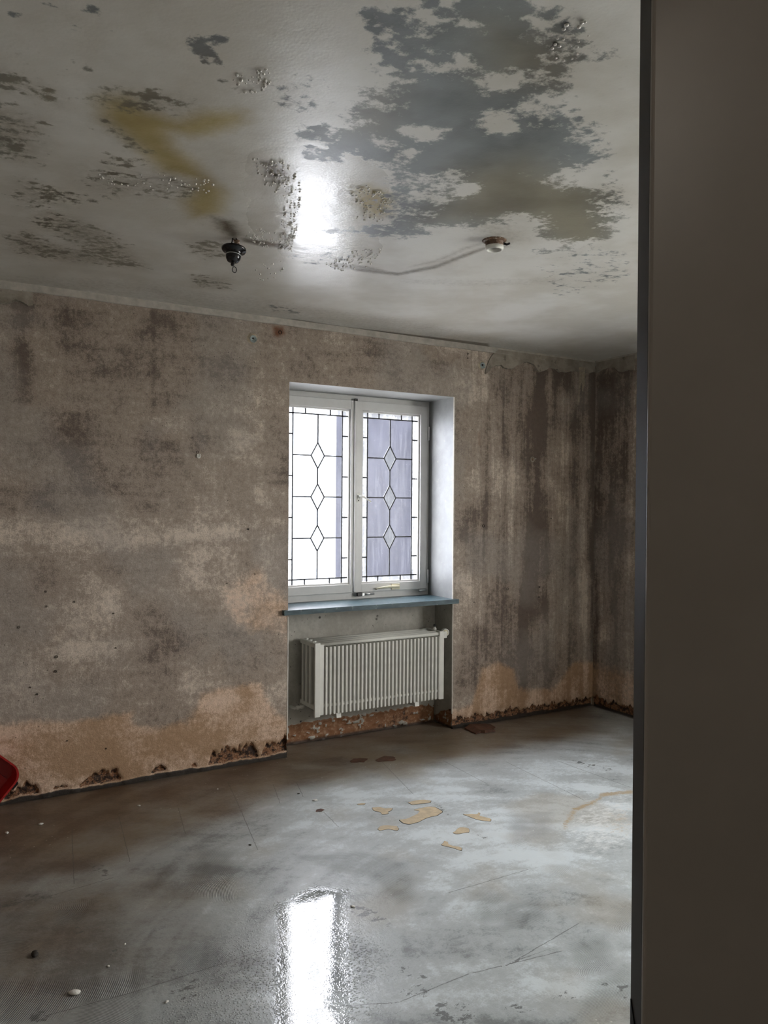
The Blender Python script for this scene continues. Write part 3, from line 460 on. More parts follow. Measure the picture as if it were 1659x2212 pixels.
ceiling = grid_sheet('ceiling', xs, ys2, lambda u, v: (u, v, H+.004*(fbm(u, v, 1.5, 3)-.5)), M['ceil'], {
    'mold': mold, 'low': np.clip((fbm(UC, VC, 4.0, 5, .6)-.34)/.32, 0, 1), 'grime': grime, 'smudge': smudge, 'olive': soft(UC, VC, [(1, .15, p) for p in C_OLIVE]), 'yellow': soft(UC, VC, [(1, .10, p) for p in C_YEL]),
    'brown': soft(UC, VC, C_BROWN), 'wet': np.clip(soft(UC, VC, [(1, .22, p) for p in C_WET])*(.55+.9*fbm(UC, VC, 8, 4)), 0, 1)}, flip=True)
tag(ceiling, 'damp white ceiling with grey mould patches and yellow water stains', 'ceiling', kind='structure')

# window wall
wxs = axis(.10, 4.18, .010, XW, XC, .10, (XL, XR)); zlow = np.arange(0, .14, .005)
wzs = axis(.14, 2.5, .010, .14, H, .05, (ZT, ZS)); wzs = np.unique(np.concatenate([zlow, wzs]))
WU, WV = np.meshgrid(wxs, wzs, indexing='ij')
def loss_height(x):
    n1 = fbm(x, x*0+3.3, 26, 4); n2 = fbm(x, x*0+8.1, 90, 3)
    h = np.zeros_like(x)
    for a, b, t in W_LOSS:
        w = np.clip(np.minimum(x-a, b-x)/.03+.35, 0, 1); h = np.maximum(h, t*w*(.55+.9*n1)*(.6+.8*n2))
    hr = (.035+.05*n1)*(.6+.8*n2)*np.where(x > XR, 1, 0)
    return np.maximum(h, hr)
lh = loss_height(WU); z_gap = .006+.034*fbm(WU, WU*0, 7, 5, .65)
loss = np.clip((lh-WV)/.012*.5+.5, 0, 1)*(lh > .012)
loss = np.where((WU < XR) & (WV < z_gap+.006) , loss*.3, loss)
hole_up = fbm(WU, WV, 40, 3)
away = np.clip(np.minimum(np.abs(WU-XL), np.abs(WU-XR))/.03, 0, 1); away = np.where((WU > XL-.001) & (WU < XR+.001) & (WV > ZT), np.clip((WV-ZT)/.03, 0, 1), away)
disp = loss*(.010+.012*fbm(WU, WV, 45, 3)) + .0045*(fbm(WU, WV, 3, 4)-.5)*away + .002*(fbm(WU, WV, 22, 3)-.5)*away
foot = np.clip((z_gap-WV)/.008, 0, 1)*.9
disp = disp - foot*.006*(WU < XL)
def wall_tone(U, V, drip):
    warp = .25*fbm(U, V, 2.5, 3)
    t = 1.0*(fbm(U, V, 1.5, 3)-.5)+1.15*(fbm(U+warp, V, 5.5, 5, .62)-.5)
    t += drip*(.95*(fbm(U*15, V*.8, 1.0, 3)-.5)+.6*(fbm(U*38, V*1.6, 1.0, 2)-.5))
    t += .5*(fbm(U*3, V*30, 1.0, 3)-.5)*(1-.7*drip)+.35*(fbm((U+V)*20, (U-V)*3, 1.0, 3)-.5)*(1-.6*drip)
    return t
def wall_fields(U, V, drip, dark, light):
    n1 = fbm(U, V, 7, 4)-.5
    return {'tone': wall_tone(U, V, drip)+.5*light-.62*dark*(1+1.1*n1), 'drip': drip, 'grey': np.clip((fbm(U+9, V, 2.7, 4)-.50)/.18, 0, 1)*.4, 'speck': np.clip((fbm(U+5, V+3, 3.3, 3)-.50)/.07, 0, 1)}
w_drip = np.clip((WU-2.85)/.3, .12, 1)
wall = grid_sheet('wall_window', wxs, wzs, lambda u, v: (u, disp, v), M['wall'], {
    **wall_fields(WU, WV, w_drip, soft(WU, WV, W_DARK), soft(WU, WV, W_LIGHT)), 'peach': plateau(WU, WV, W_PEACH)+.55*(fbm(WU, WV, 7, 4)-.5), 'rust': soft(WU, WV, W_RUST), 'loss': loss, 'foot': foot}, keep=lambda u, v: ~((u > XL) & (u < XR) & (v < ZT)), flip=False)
tag(wall, 'bare brown plaster wall with the window, peach coloured along its foot', 'wall', kind='structure')

# right wall
rys = axis(-1.2, 0, .010, YB, .0, .08, (SY_A, SY_B)); RU, RV = np.meshgrid(rys, wzs, indexing='ij')
rl = (.04+.06*fbm(RU, RU*0, 26, 4))*(.6+.8*fbm(RU, RU*0+5, 90, 3)); rloss = np.clip((rl-RV)/.012*.5+.5, 0, 1)
streaks = [(.9, .04, [(-.08, 2.4), (.02, 2.4), (.02, 0), (-.05, 0)]), (.8, .06, [(-.19, 2.4), (-.12, 2.4), (-.14, 1.0), (-.2, 1.0)]), (.7, .06, [(-.36, 2.45), (-.26, 2.45), (-.27, 1.6), (-.33, 1.6)]), (.6, .06, [(-.24, 1.2), (-.16, 1.2), (-.17, .2), (-.26, .3)]), (.7, .08, [(-.5, .9), (-.38, .8), (-.38, .1), (-.5, .1)])]
wr = grid_sheet('wall_right', rys, wzs, lambda u, v: (XC+rloss*.014+.003*(fbm(u, v, 3, 4)-.5), u, v), M['wall'], {
    **wall_fields(RU+6, RV, RU*0+1, np.maximum(soft(RU, RV, streaks), .12), RU*0), 'peach': np.clip((.30-RV)/.3, -1, .15), 'rust': RU*0, 'loss': rloss, 'foot': np.clip((.018-RV)/.008, 0, 1)*.9}, keep=lambda u, v: ~((u > SY_A) & (u < SY_B) & (v > ZS) & (v < ZT)), flip=True)
tag(wr, 'dark streaked plaster side wall right of the corner', 'wall', kind='structure')

def flat_wall(name, pts, mat, label):
    me = bpy.data.meshes.new(name); me.from_pydata(pts, [], [tuple(range(len(pts)))]); o = link(name, me, mat); tag(o, label, 'wall', kind='structure'); return o
lys = np.arange(YB, .001, .06); LU, LV = np.meshgrid(lys, np.arange(0, H+.01, .05), indexing='ij'); z0 = LU*0
wl = grid_sheet('wall_left', lys, np.arange(0, H+.01, .05), lambda u, v: (u*0+XW, u, v), M['wall'], {**wall_fields(LU-9, LV, z0+.2, z0, z0), 'peach': np.clip((.4-LV)/.4, -1, .2), 'rust': z0, 'loss': z0, 'foot': z0})
tag(wl, 'bare brown plaster side wall left of the camera', 'wall', kind='structure')
# wall with the doorway the photograph is taken from, 12 cm thick
DX0, DX1, DZ = -.70, 1.24, 2.08
bm = bmesh.new()
bm_box(bm, XW, DX0, YB-.12, YB, 0, H); bm_box(bm, DX1, XC, YB-.12, YB, 0, H); bm_box(bm, DX0, DX1, YB-.12, YB, DZ, H)
tag(from_bm('wall_back', bm, M['hall']), 'plain wall with the wide doorway behind the camera', 'wall', kind='structure')
bm = bmesh.new(); bm_box(bm, XW-.1, XW, YE, YB-.12, 0, H); bm_box(bm, XC, XC+.1, YE, YB-.12, 0, H); bm_box(bm, XW, XC, YE-.1, YE, 0, H)
tag(from_bm('wall_hallway', bm, M['hall']), 'plain hallway walls behind the doorway', 'wall', kind='structure')

# solid masonry behind the plaster skins, floor slab and roof slab
def masonry(parent, boxes):
    bm = bmesh.new()
    for q in boxes: bm_box(bm, *q)
    from_bm('masonry', bm, M['mortar'], parent)
masonry(wall, [(XW-.3, XL-.010, .03, .31, -.2, 2.7), (XR+.010, XC+.35, .03, .31, -.2, 2.7), (XL-.02, XR+.02, .03, .31, ZT+.003, 2.7), (XW-.3, XL, .30, .40, -.2, 2.7), (XR, XC+.35, .30, .40, -.2, 2.7), (XL-.01, XR+.01, .30, .40, ZT, 2.7), (XL-.01, XR+.01, .235, .40, -.2, ZS-.019)])
masonry(wr, [(XC+.025, XC+.35, SY_B, .2, -.2, 2.7), (XC+.025, XC+.35, YE, SY_A, -.2, 2.7), (XC+.025, XC+.35, SY_A-.01, SY_B+.01, -.2, ZS), (XC+.025, XC+.35, SY_A-.01, SY_B+.01, ZT, 2.7)])
masonry(wl, [(XW-.3, XW-.01, YE-.2, .2, -.2, 2.7)])
masonry(floor, [(XW-.3, XC+.35, YE-.2, .35, -.2, -.012)])
masonry(ceiling, [(XW-.3, XC+.35, YE-.2, .35, H+.012, 2.7)])
# reveal of the added side window
bm = bmesh.new(); bm_box(bm, XC-.02, XC+.34, SY_A, SY_B, ZS-.03, ZS+.004, .004)
tag(from_bm('trim_4', bm, M['slate']), 'slate sill board of the added side window', 'window sill', kind='structure')

# window reveal and radiator niche
bm = bmesh.new()
def quad(bm, *p): bm.faces.new([bm.verts.new(q) for q in p])
quad(bm, (XL, 0, ZT), (XR, 0, ZT), (XR, RD+.1, ZT), (XL, RD+.1, ZT))
quad(bm, (XR, 0, ZS-.03), (XR, RD+.1, ZS-.03), (XR, RD+.1, ZT), (XR, 0, ZT)); quad(bm, (XL, 0, ZS-.03), (XL, 0, ZT), (XL, RD+.1, ZT), (XL, RD+.1, ZS-.03))
rv = from_bm('wall_reveal', bm, M['plaster']); tag(rv, 'white plastered reveal around the window', 'reveal', kind='structure')
nxs = np.arange(XL, XR+.001, .0115); nxs[-1] = XR; nzs = np.concatenate([np.arange(0, .17, .006), np.arange(.17, ZS-.02, .02), [ZS-.02]])
NU, NV = np.meshgrid(nxs, nzs, indexing='ij'); nh = .118+.03*(fbm(NU, NU*0, 9, 4)-.5)+.02*(fbm(NU, NU*0+4, 50, 3)-.5)
nl = np.clip((nh-NV)/.01*.5+.5, 0, 1); chips = fbm(NU, NV, 38, 4)
nl = nl*np.clip((.70-chips)/.06, 0, 1)
nw = grid_sheet('wall_niche', nxs, nzs, lambda u, v: (u, ND-.010*(v < nh)+nl*(.006+.012*fbm(u, v, 30, 3)), v), M['niche'], {'loss': nl, 'foot': np.clip((.02-NV)/.01, 0, 1)*.85})
tag(nw, 'mould-spotted cream niche wall behind the radiator, rust brown at its foot', 'wall', kind='structure')
nys = np.linspace(0, ND, 22)
SU, SV = np.meshgrid(nys, nzs, indexing='ij'); sl = np.clip((.13-.5*SU+.03*fbm(SU, SU*0, 30, 3)-SV)/.01*.5+.5, 0, 1)*np.clip((.66-fbm(SU, SV, 38, 4))/.08, 0, 1)
for nm_, X, s in (('wall_niche_right', XR, 1), ('wall_niche_left', XL, -1)):
    o = grid_sheet(nm_, nys, nzs, lambda u, v: (X+s*sl*.008, u, v), M['niche'], {'loss': sl, 'foot': np.clip((.02-SV)/.01, 0, 1)*.85}, flip=(s > 0))
    tag(o, 'side of the radiator niche %s the radiator' % ('right of' if s > 0 else 'left of'), 'wall', kind='structure')
for nm_, X, s in (('trim_1', XR, 1), ('trim_2', XL, -1)):
    o = box(nm_, X-.003 if s > 0 else X-.004, X+.004 if s > 0 else X+.003, -.003, .008, .10, ZT if s > 0 else ZS-.03, M['bead'], None, .0015, 1)
    tag(o, 'pale plaster corner edge on the %s of the window opening' % ('right' if s > 0 else 'left'), 'corner edge', kind='structure')

# torn plaster under the ceiling: cove strip with loose lips
cov = empty('trim_3', (2.0, 0, H)); tag(cov, 'pale plaster cove strip with torn loose lips along the ceiling', 'cove', kind='structure')
def strip(name, xs_, top, low, tf, mat, th=.008, curl=.006):
    bm = bmesh.new(); rows = []
    for x, a, b in zip(xs_, top, low):
        rows.append([bm.verts.new(tf(x, w, z)) for w, z in ((-.001, a), (th*.8, a), (th, b+(a-b)*.35), (th+curl, b), (.001, b-.001))])
    for p, q in zip(rows, rows[1:]):
        for k in range(4): bm.faces.new((p[k], p[k+1], q[k+1], q[k]))
    bm.faces.new(rows[0]); bm.faces.new(rows[-1])
    return from_bm(name, bm, mat, cov)
tfy = lambda x, w, z: (x, -w, z); tfx = lambda y, w, z: (XC-w, y, z)
cx_ = np.arange(.0, XC, .03); nlo = 2.462+.010*(fbm(cx_, cx_*0, 6, 4)-.5)
strip('cove_strip', cx_, [H]*len(cx_), nlo, tfy, M['cove'], .006, .002)
def dens(pl, step=.012, amp=.006):
    a = np.array(pl); xs_ = np.arange(a[0, 0], a[-1, 0] if a[-1, 0] > a[0, 0] else a[0, 0], step) if a[-1, 0] > a[0, 0] else np.arange(a[0, 0], a[-1, 0], -step)
    o = np.argsort(a[:, 0]); z = np.interp(xs_, a[o, 0], a[o, 1]); return xs_, z+amp*(fbm(xs_, xs_*0+2, 40, 3)-.5)
xs_, z_ = dens(LIP_R[2:], .010, .014); tp = np.clip((xs_-xs_[0])/.11, 0, 1)**.7; strip('plaster_lip', xs_, (z_+.008)*(1-tp)+(H-.012)*tp, z_, tfy, M['lip'], .009, .008)
xs_, z_ = dens(LIP_X, .010, .014); strip('plaster_lip', xs_, [H-.012]*len(xs_), z_, tfx, M['lip'], .009, .008)
xs_, z_ = dens(LIP_L, .010, .014); strip('plaster_lip', xs_, [H-.03]*len(xs_), z_, tfy, M['lip'], .007, .010)
ry = np.arange(0, -1.0, -.03); strip('cove_strip', ry, [H]*len(ry), 2.462+.01*(fbm(ry, ry*0, 6, 4)-.5), tfx, M['cove'], .006, .002)
# scrap of corner mesh hanging in the plaster next to the corner
bm = bmesh.new()
for k in range(7):
    x = 4.005+k*.0085; bm_box(bm, x, x+.0045, -.016, -.010, 2.27+.02*((k*5) % 4) if k else 2.19, 2.44)
from_bm('corner_mesh_scrap', bm, M['mortar'], cov)

# ------------------------------------------------------------------ window
win = empty('window_1', (2.359, RD, ZS)); tag(win, 'white two-sash leaded glass window with diamond panes', 'window', kind='structure')
FY0, FY1 = RD, RD+.07
bm = bmesh.new()
bm_box(bm, XL, XL+.062, FY0, FY1, ZS, ZT, .003); bm_box(bm, XR-.062, XR, FY0, FY1, ZS, ZT, .003)
bm_box(bm, XL+.06, XR-.06, FY0, FY1, ZT-.062, ZT, .003); bm_box(bm, XL+.06, XR-.06, FY0, FY1, ZS, ZS+.075, .003)
from_bm('window_frame', bm, M['frame'], win)
bm = bmesh.new(); bm_box(bm, 2.338, 2.372, FY0+.012, FY1, ZS+.07, ZT-.06, .002); from_bm('meeting_post', bm, M['frame'], win)
prism('window_sill', [(1.748, -.032), (2.960, -.032), (2.960, -.001), (XR-.001, -.001), (XR-.001, RD+.06), (XL+.001, RD+.06), (XL+.001, -.001), (1.748, -.001)], ZS-.018, ZS+.010, M['slate'], win)['label'] = 'blue-green slate sill board'
SY0, SY1, GY = RD-.018, RD+.035, RD+.012
def bar(bm, p, q, w, y0=GY-.0035, y1=GY+.0035):
    a = Vector((p[0], 0, p[1])); b = Vector((q[0], 0, q[1])); d = (b-a).normalized(); n_ = Vector((-d.z, 0, d.x))*w/2
    c = [a+n_, a-n_, b-n_, b+n_]; f = [bm.verts.new((v.x, y0, v.z)) for v in c]; g = [bm.verts.new((v.x, y1, v.z)) for v in c]
    bm.faces.new(f); bm.faces.new(g[::-1])
    for i in range(4): bm.faces.new((f[i], g[i], g[(i+1) % 4], f[(i+1) % 4]))
def make_sash(cx, x0, x1, gx0, gx1):
    z0, z1, g0, g1 = .886, 2.112, .940, 2.053
    bm = bmesh.new()
    bm_box(bm, x0, gx0, SY0, SY1, z0, z1, .003); bm_box(bm, gx1, x1, SY0, SY1, z0, z1, .003)
    bm_box(bm, gx0-.002, gx1+.002, SY0, SY1, z0, g0, .003); bm_box(bm, gx0-.002, gx1+.002, SY0, SY1, g1, z1, .003)
    s = from_bm('sash', bm, M['frame'], win)
    bm = bmesh.new(); e = .010                                       # glazing bead
    bm_box(bm, gx0, gx0+e, GY-.016, GY+.02, g0, g1); bm_box(bm, gx1-e, gx1, GY-.016, GY+.02, g0, g1); bm_box(bm, gx0+e, gx1-e, GY-.016, GY+.02, g0, g0+e); bm_box(bm, gx0+e, gx1-e, GY-.016, GY+.02, g1-e, g1)
    from_bm('glazing_bead', bm, M['frame'], s)
    L, R_, B, T = gx0+e, gx1-e, g0+e, g1-e
    bl, br_, bb, bt = cx-.170, cx+.170, .982, 2.010
    cz = [1.237, 1.495, 1.753]; hw, hh = .046, .081; sx = [cx-.086, cx+.086]; sz = [1.108, 1.366, 1.624, 1.882]
    def pane(poly, mat): prism('pane', poly, GY-.002, GY+.002, mat, s, tf=lambda u, v, w: (u, w, v))
    def came(p, q, w=.0078):
        bm = bmesh.new(); bar(bm, p, q, w); from_bm('lead_came', bm, M['lead'], s)
    # border panes
    for zz0, zz1 in ((B, bb), (bt, T)):
        xsplit = [L, bl, sx[0], sx[1], br_, R_]
        for a, b in zip(xsplit, xsplit[1:]): pane([(a, zz0), (b, zz0), (b, zz1), (a, zz1)], M['g_border'])
        for x in sx: came((x, zz0), (x, zz1))
    for xx0, xx1 in ((L, bl), (br_, R_)):
        zsplit = [bb]+sz+[bt]
        for a, b in zip(zsplit, zsplit[1:]): pane([(xx0, a), (xx1, a), (xx1, b), (xx0, b)], M['g_border'])
        for z in sz: came((xx0, z), (xx1, z))
    # field panes, four rows either side of the centre came, cut by the diamonds
    zr = [bb]+cz+[bt]
    for i in range(4):
        lo, hi = zr[i], zr[i+1]
        for sg, edge_x in ((-1, bl), (1, br_)):
            p = [(edge_x, lo)]
            p += [(cx+sg*hw, lo), (cx, lo+hh)] if i > 0 else [(cx, lo)]
            p += [(cx, hi-hh), (cx+sg*hw, hi)] if i < 3 else [(cx, hi)]
            p += [(edge_x, hi)]
            pane(p, M['g_field'])
    for z in cz:
        pane([(cx-hw, z), (cx, z-hh), (cx+hw, z), (cx, z+hh)], M['g_diamond'])
        for a, b in (((cx-hw, z), (cx, z-hh)), ((cx, z-hh), (cx+hw, z)), ((cx+hw, z), (cx, z+hh)), ((cx, z+hh), (cx-hw, z))): came(a, b)
        came((bl, z), (cx-hw, z)); came((cx+hw, z), (br_, z))
    ends = [bb]+[v for z in cz for v in (z-hh, z+hh)]+[bt]
    for a, b in zip(ends[::2], ends[1::2]): came((cx, a), (cx, b))
    came((bl, B), (bl, T)); came((br_, B), (br_, T)); came((L, bb), (R_, bb)); came((L, bt), (R_, bt))
    return s
make_sash(2.632, 2.357, 2.909, 2.411, 2.855)
make_sash(2.108, 1.833, 2.351, 1.888, 2.328)
box('cover_strip', 2.349, 2.366, SY0-.012, SY0+.004, .89, 2.108, M['frame'], win, .003)
# handle on the meeting stile
hd = lathe('window_handle', [(.0, -.004), (.011, -.004), (.013, 0), (.013, .006)], (2.381, SY0-.006, 1.492), M['white'], win, axis='Y', seg=20)
tube('handle_lever', [(2.381, SY0-.008, 1.503), (2.383, SY0-.035, 1.503), (2.40, SY0-.042, 1.497), (2.452, SY0-.042, 1.468)], [.006, .006, .006, .0045], M['white'], hd)
box('handle_plate', 2.369, 2.393, SY0-.006, SY0, 1.462, 1.522, M['white'], hd, .003)
tube('key_hole', [(2.381, SY0-.008, 1.474), (2.381, SY0-.002, 1.474)], .004, M['black'], hd)
# lower catch with its lever, bolts and hinges
ct = box('catch_plate', 2.630, 2.695, SY0-.008, SY0, .893, .930, M['yellowed'], win, .003); ct['label'] = 'cream plate of the lower catch'
tube('catch_lever', [(2.685, SY0-.012, .912), (2.60, SY0-.02, .914), (2.515, SY0-.024, .908)], [.008, .0085, .006], M['yellowed'], ct)
tube('catch_stop', [(2.515, SY0-.028, .908), (2.515, SY0-.005, .902)], .005, M['yellowed'], ct)
for x in (2.672, 2.684): tube('screw', [(x, SY0-.013, .913), (x, SY0-.004, .913)], .0038, M['darkmetal'], ct)
b1 = tube('window_bolt', [(2.415, SY0-.008, .873), (2.498, SY0-.008, .874)], .007, M['metal'], win)
box('bolt_guide', 2.372, 2.408, SY0-.02, SY0, .862, .886, M['darkmetal'], b1, .003); box('bolt_clip', 2.405, 2.424, SY0-.018, SY0-.001, .864, .884, M['metal'], b1, .002)
tube('window_bolt', [(2.842, SY0-.008, .876), (2.905, SY0-.008, .877)], .006, M['metal'], win)
for z in (1.93, .97): tube('window_hinge', [(2.914, SY0-.004, z-.045), (2.914, SY0-.004, z+.045)], .0065, M['frame'], win)
box('top_catch', 2.350, 2.370, SY0-.008, SY0+.004, 2.108, 2.124, M['darkmetal'], win, .002)

# unseen side window added in the right wall to brighten the room
w2 = empty('window_2_added', (XC+.28, (SY_A+SY_B)/2, ZS)); tag(w2, 'plain white two-light side window added out of view in the right wall for fill light', 'window', kind='structure')
X0, X1, YM = XC+.26, XC+.33, (SY_A+SY_B)/2
bm = bmesh.new()
for a, b_ in ((SY_A, SY_A+.08), (YM-.05, YM+.05), (SY_B-.08, SY_B)): bm_box(bm, X0, X1, a, b_, ZS, ZT, .003)
bm_box(bm, X0, X1, SY_A, SY_B, ZS, ZS+.08, .003); bm_box(bm, X0, X1, SY_A, SY_B, ZT-.08, ZT, .003)
from_bm('window_frame', bm, M['frame'], w2)
for a, b_ in ((SY_A+.08, YM-.05), (YM+.05, SY_B-.08)): box('pane', X0+.03, X0+.034, a, b_, ZS+.08, ZT-.08, M['g_plain'], w2)

# outside the window: courtyard and the neighbouring wing
g = box('courtyard_ground', -30, 40, -30, 60, -.75, -.65, M['ground']); tag(g, 'pale courtyard ground outside the window', 'ground', kind='structure')
M['facade'] = plain('pale_blue_grey_render', (.42, .465, .51), .9, .05, 2, spec=.1)
op = empty('opposite_house', (3.0, 11.0, -.65)); tag(op, 'pale blue-grey house front across the courtyard, glaring through the left sash', 'building')
box('house_wall', -9, 16, 11, 13, -.65, 4.2, M['facade'], op); box('house_roof', -9.3, 16.3, 10.7, 13.3, 4.2, 4.4, M['darkmetal'], op)
wing = empty('neighbour_wing', (4.4, 2.0, -.65)); tag(wing, 'dark slate-blue building wing seen through the right sash', 'building')
box('wing_wall', 3.62, 5.6, .75, 3.05, -.65, 3.6, M['clad'], wing)
box('wing_roof', 3.55, 5.7, .70, 3.12, 3.6, 3.72, M['darkmetal'], wing)

# ------------------------------------------------------------------ radiator in the niche
rad = empty('radiator', (2.40, .07, .21)); tag(rad, 'cream ribbed radiator with thermostat valve in the niche under the window', 'radiator')
RX0, RX1, RY0, RY1, RZ0, RZ1 = 1.943, 2.850, -.024, .165, .212, .640
for i, y in enumerate((RY0+.006, .035, .090, .145)):
    tube('header_tube', [(RX0+.03, y+.012, RZ1-.012), (RX1-.012, y+.012, RZ1-.012)], .0115, M['rad'], rad, 12)
    tube('header_tube', [(RX0+.03, y+.012, RZ0+.055), (RX1-.012, y+.012, RZ0+.055)], .0115, M['rad'], rad, 12)
nr = 31; pitch = (2.818-2.020)/(nr-1)
bmr = bmesh.new(); bm_box(bmr, -.0068, .0068, RY0-.002, RY0+.034, RZ0+.003, RZ1-.026, .0030, 2)
ribm = bpy.data.meshes.new('rib'); bmesh.ops.recalc_face_normals(bmr, faces=bmr.faces); bmr.to_mesh(ribm); bmr.free(); ribm.materials.append(M['rad'])
bmr = bmesh.new(); bm_box(bmr, -.0058, .0058, .034, .176, RZ0+.05, RZ1-.075, .003, 1)
ribb = bpy.data.meshes.new('rear_rib'); bmesh.ops.recalc_face_normals(bmr, faces=bmr.faces); bmr.to_mesh(ribb); bmr.free(); ribb.materials.append(M['rad'])
for k in range(nr):
    for nm_, me in (('rib', ribm), ('rear_rib', ribb)):
        o = bpy.data.objects.new(nm_, me); COL.objects.link(o); o.parent = rad; o.location = Vector((2.020+k*pitch, 0, 0))-rad.location
box('end_plate', RX0, RX0+.036, RY0-.004, RY0+.012, RZ0-.004, RZ1+.002, M['rad'], rad, .004)
box('end_plate', RX1-.034, RX1, RY0-.004, RY0+.012, RZ0, RZ1+.006, M['rad'], rad, .004)
box('front_panel', RX0+.030, 2.006, RY0+.006, RY0+.014, RZ0+.004, RZ1-.012, M['rad'], rad, .002)
box('back_sheet', RX0+.05, RX1-.02, RY0+.050, RY0+.053, RZ0+.02, RZ1-.06, M['rad_shade'], rad)
for y in (.030, .082, .134):                                        # vertical bars of the open left side
    box('side_bar', RX0-.004, RX0+.018, y, y+.022, RZ0+.045, RZ1, M['rad'], rad, .005)
    box('side_bar', RX1-.018, RX1, y, y+.022, RZ0+.045, RZ1, M['rad'], rad, .005)
for x in (RX0-.003, RX1-.016):
    box('side_rail', x, x+.018, RY0+.010, RY1+.012, RZ1-.026, RZ1+.002, M['rad'], rad, .004)
    box('side_rail', x, x+.018, RY0+.010, RY1+.012, RZ0+.040, RZ0+.066, M['rad'], rad, .004)
for i, y in enumerate((.047, .102, .157)):
    lathe('end_plug', [(.0, .0), (.010, .0), (.012, .003), (.012, .009)], (RX0+.03, y, RZ1-.006), M['rad'], rad, seg=12)
box('valve_arm', RX1-.004, RX1+.022, RY0-.003, RY0+.012, RZ1-.040, RZ1+.002, M['rad'], rad, .003)
vt = lathe('air_vent', [(.012, 0), (.012, .014), (.007, .016), (.007, .026), (.0, .026)], (2.835, .06, RZ1), M['rad'], rad, seg=16)
lathe('vent_cap', [(.0085, .024), (.0085, .036), (.004, .040), (.0, .040)], (2.835, .06, RZ1), M['blackgloss'], vt, seg=12)
va = Vector((-.42, -.9, .05)).normalized(); qv = Vector((0, 0, 1)).rotation_difference(va).to_matrix()
vc = Vector((2.893, .035, .630))
th = lathe('thermostat_head', [(.011, -.03), (.011, .0), (.022, .002), (.024, .012), (.024, .044), (.022, .050), (.019, .052), (.018, .049), (.0, .049)], vc, M['white'], rad, axis=qv, seg=28)
lathe('dial_face', [(.0, .0505), (.0165, .0505), (.0165, .047)], vc, M['yellowed'], th, axis=qv, seg=24)
ex = qv @ Vector((1, 0, 0)); upv = va.cross(Vector((0, 0, 1)).cross(va)).normalized(); sd = upv.cross(va)
bm = bmesh.new(); c0 = vc+va*.0512
bm.faces.new([bm.verts.new(c0+sd*a+upv*b) for a, b in ((-.009, -.006), (.009, -.006), (0, .010))]); ex_ = bmesh.ops.extrude_face_region(bm, geom=list(bm.faces)); bmesh.ops.translate(bm, verts=[v for v in ex_['geom'] if isinstance(v, bmesh.types.BMVert)], vec=va*.0008)
from_bm('triangle_mark', bm, M['darkmetal'], th)
tube('valve_pipe', [(2.84, .07, .612), (2.875, .07, .618), (2.893, .045, .630)], .010, M['metal'], rad)
rp = tube('return_pipe', [(1.885, ND-.002, .235), (1.895, .15, .232), (1.945, .12, .245)], .009, M['rad'], rad)
tube('pipe_nut', [(1.905, .146, .233), (1.918, .139, .236)], .013, M['rad'], rp, 8); tube('pipe_nut', [(1.926, .133, .239), (1.938, .126, .243)], .0125, M['rad'], rp, 8)
for x in (2.11, 2.66):
    prism('bracket', [(-.01, .185), (.185, .185), (.196, .235), (.17, .25), (.0, .235)], x-.015, x+.015, M['rad'], rad, tf=lambda u, v, w: (w, u, v))

# ------------------------------------------------------------------ hanging lamp canopy and junction box on the ceiling
LX, LY = 1.050, -1.143
lamp = empty('lamp_canopy', (LX, LY, H)); tag(lamp, 'black bell-shaped lamp canopy hanging by its wires from the ceiling', 'lamp canopy')
tilt = Matrix.Rotation(math.radians(7), 3, 'Y') @ Matrix.Rotation(math.radians(-6), 3, 'X')
lathe('canopy_cup', [(.044, .0), (.048, .001), (.049, -.004), (.046, -.009), (.034, -.013), (.031, -.024), (.029, -.040), (.022, -.052), (.011, -.056), (.0, -.056), (.0, -.053), (.010, -.053), (.020, -.049), (.0265, -.038), (.029, -.022), (.032, -.010), (.043, -.003)], (LX, LY, 2.458), M['blackgloss'], lamp, axis=tilt, seg=36)
lathe('canopy_band', [(.0315, -.027), (.0315, -.0295), (.0290, -.0295), (.0290, -.027)], (LX, LY, 2.458), M['metal'], lamp, axis=tilt, seg=36)
lathe('cord_grip', [(.007, -.054), (.0075, -.070), (.004, -.074), (.0, -.074)], (LX, LY, 2.460), M['darkmetal'], lamp, axis=tilt, seg=14)
bm = bmesh.new(); bm_tube(bm, [(LX+.002+.009*math.sin(a), LY, 2.376-.0115*math.cos(a)) for a in np.linspace(.0, 2*math.pi, 25)], .0016, 8); from_bm('hanging_ring', bm, M['darkmetal'], lamp, True)
tube('hook', [(LX-.006, LY, H), (LX-.008, LY, 2.485), (LX-.012, LY+.004, 2.470), (LX-.006, LY+.004, 2.455), (LX-.002, LY, 2.42)], .0026, M['darkmetal'], lamp)
tube('wire', [(LX+.006, LY-.004, H), (LX+.014, LY-.004, 2.492), (LX+.020, LY, 2.480), (LX+.010, LY, 2.470), (LX+.002, LY, 2.445), (LX, LY, 2.42)], .0020, M['black'], lamp)
tube('wire', [(LX, LY+.006, H), (LX+.004, LY+.008, 2.488), (LX+.022, LY+.006, 2.478)], .0018, M['bakelite'], lamp)
lathe('terminal_block', [(.0, .004), (.011, .004), (.011, -.008), (.0, -.008)], (LX+.012, LY, 2.490), M['bakelite'], lamp, seg=10)
JX, JY = 1.946, -1.659
jb = empty('junction_box', (JX, JY, H)); tag(jb, 'round brown junction box with a white rim on the ceiling', 'junction box')
lathe('box_body', [(.038, .0), (.036, -.006), (.035, -.024), (.032, -.024), (.030, -.004), (.0, -.004)], (JX, JY, H), M['bakelite'], jb, seg=32)
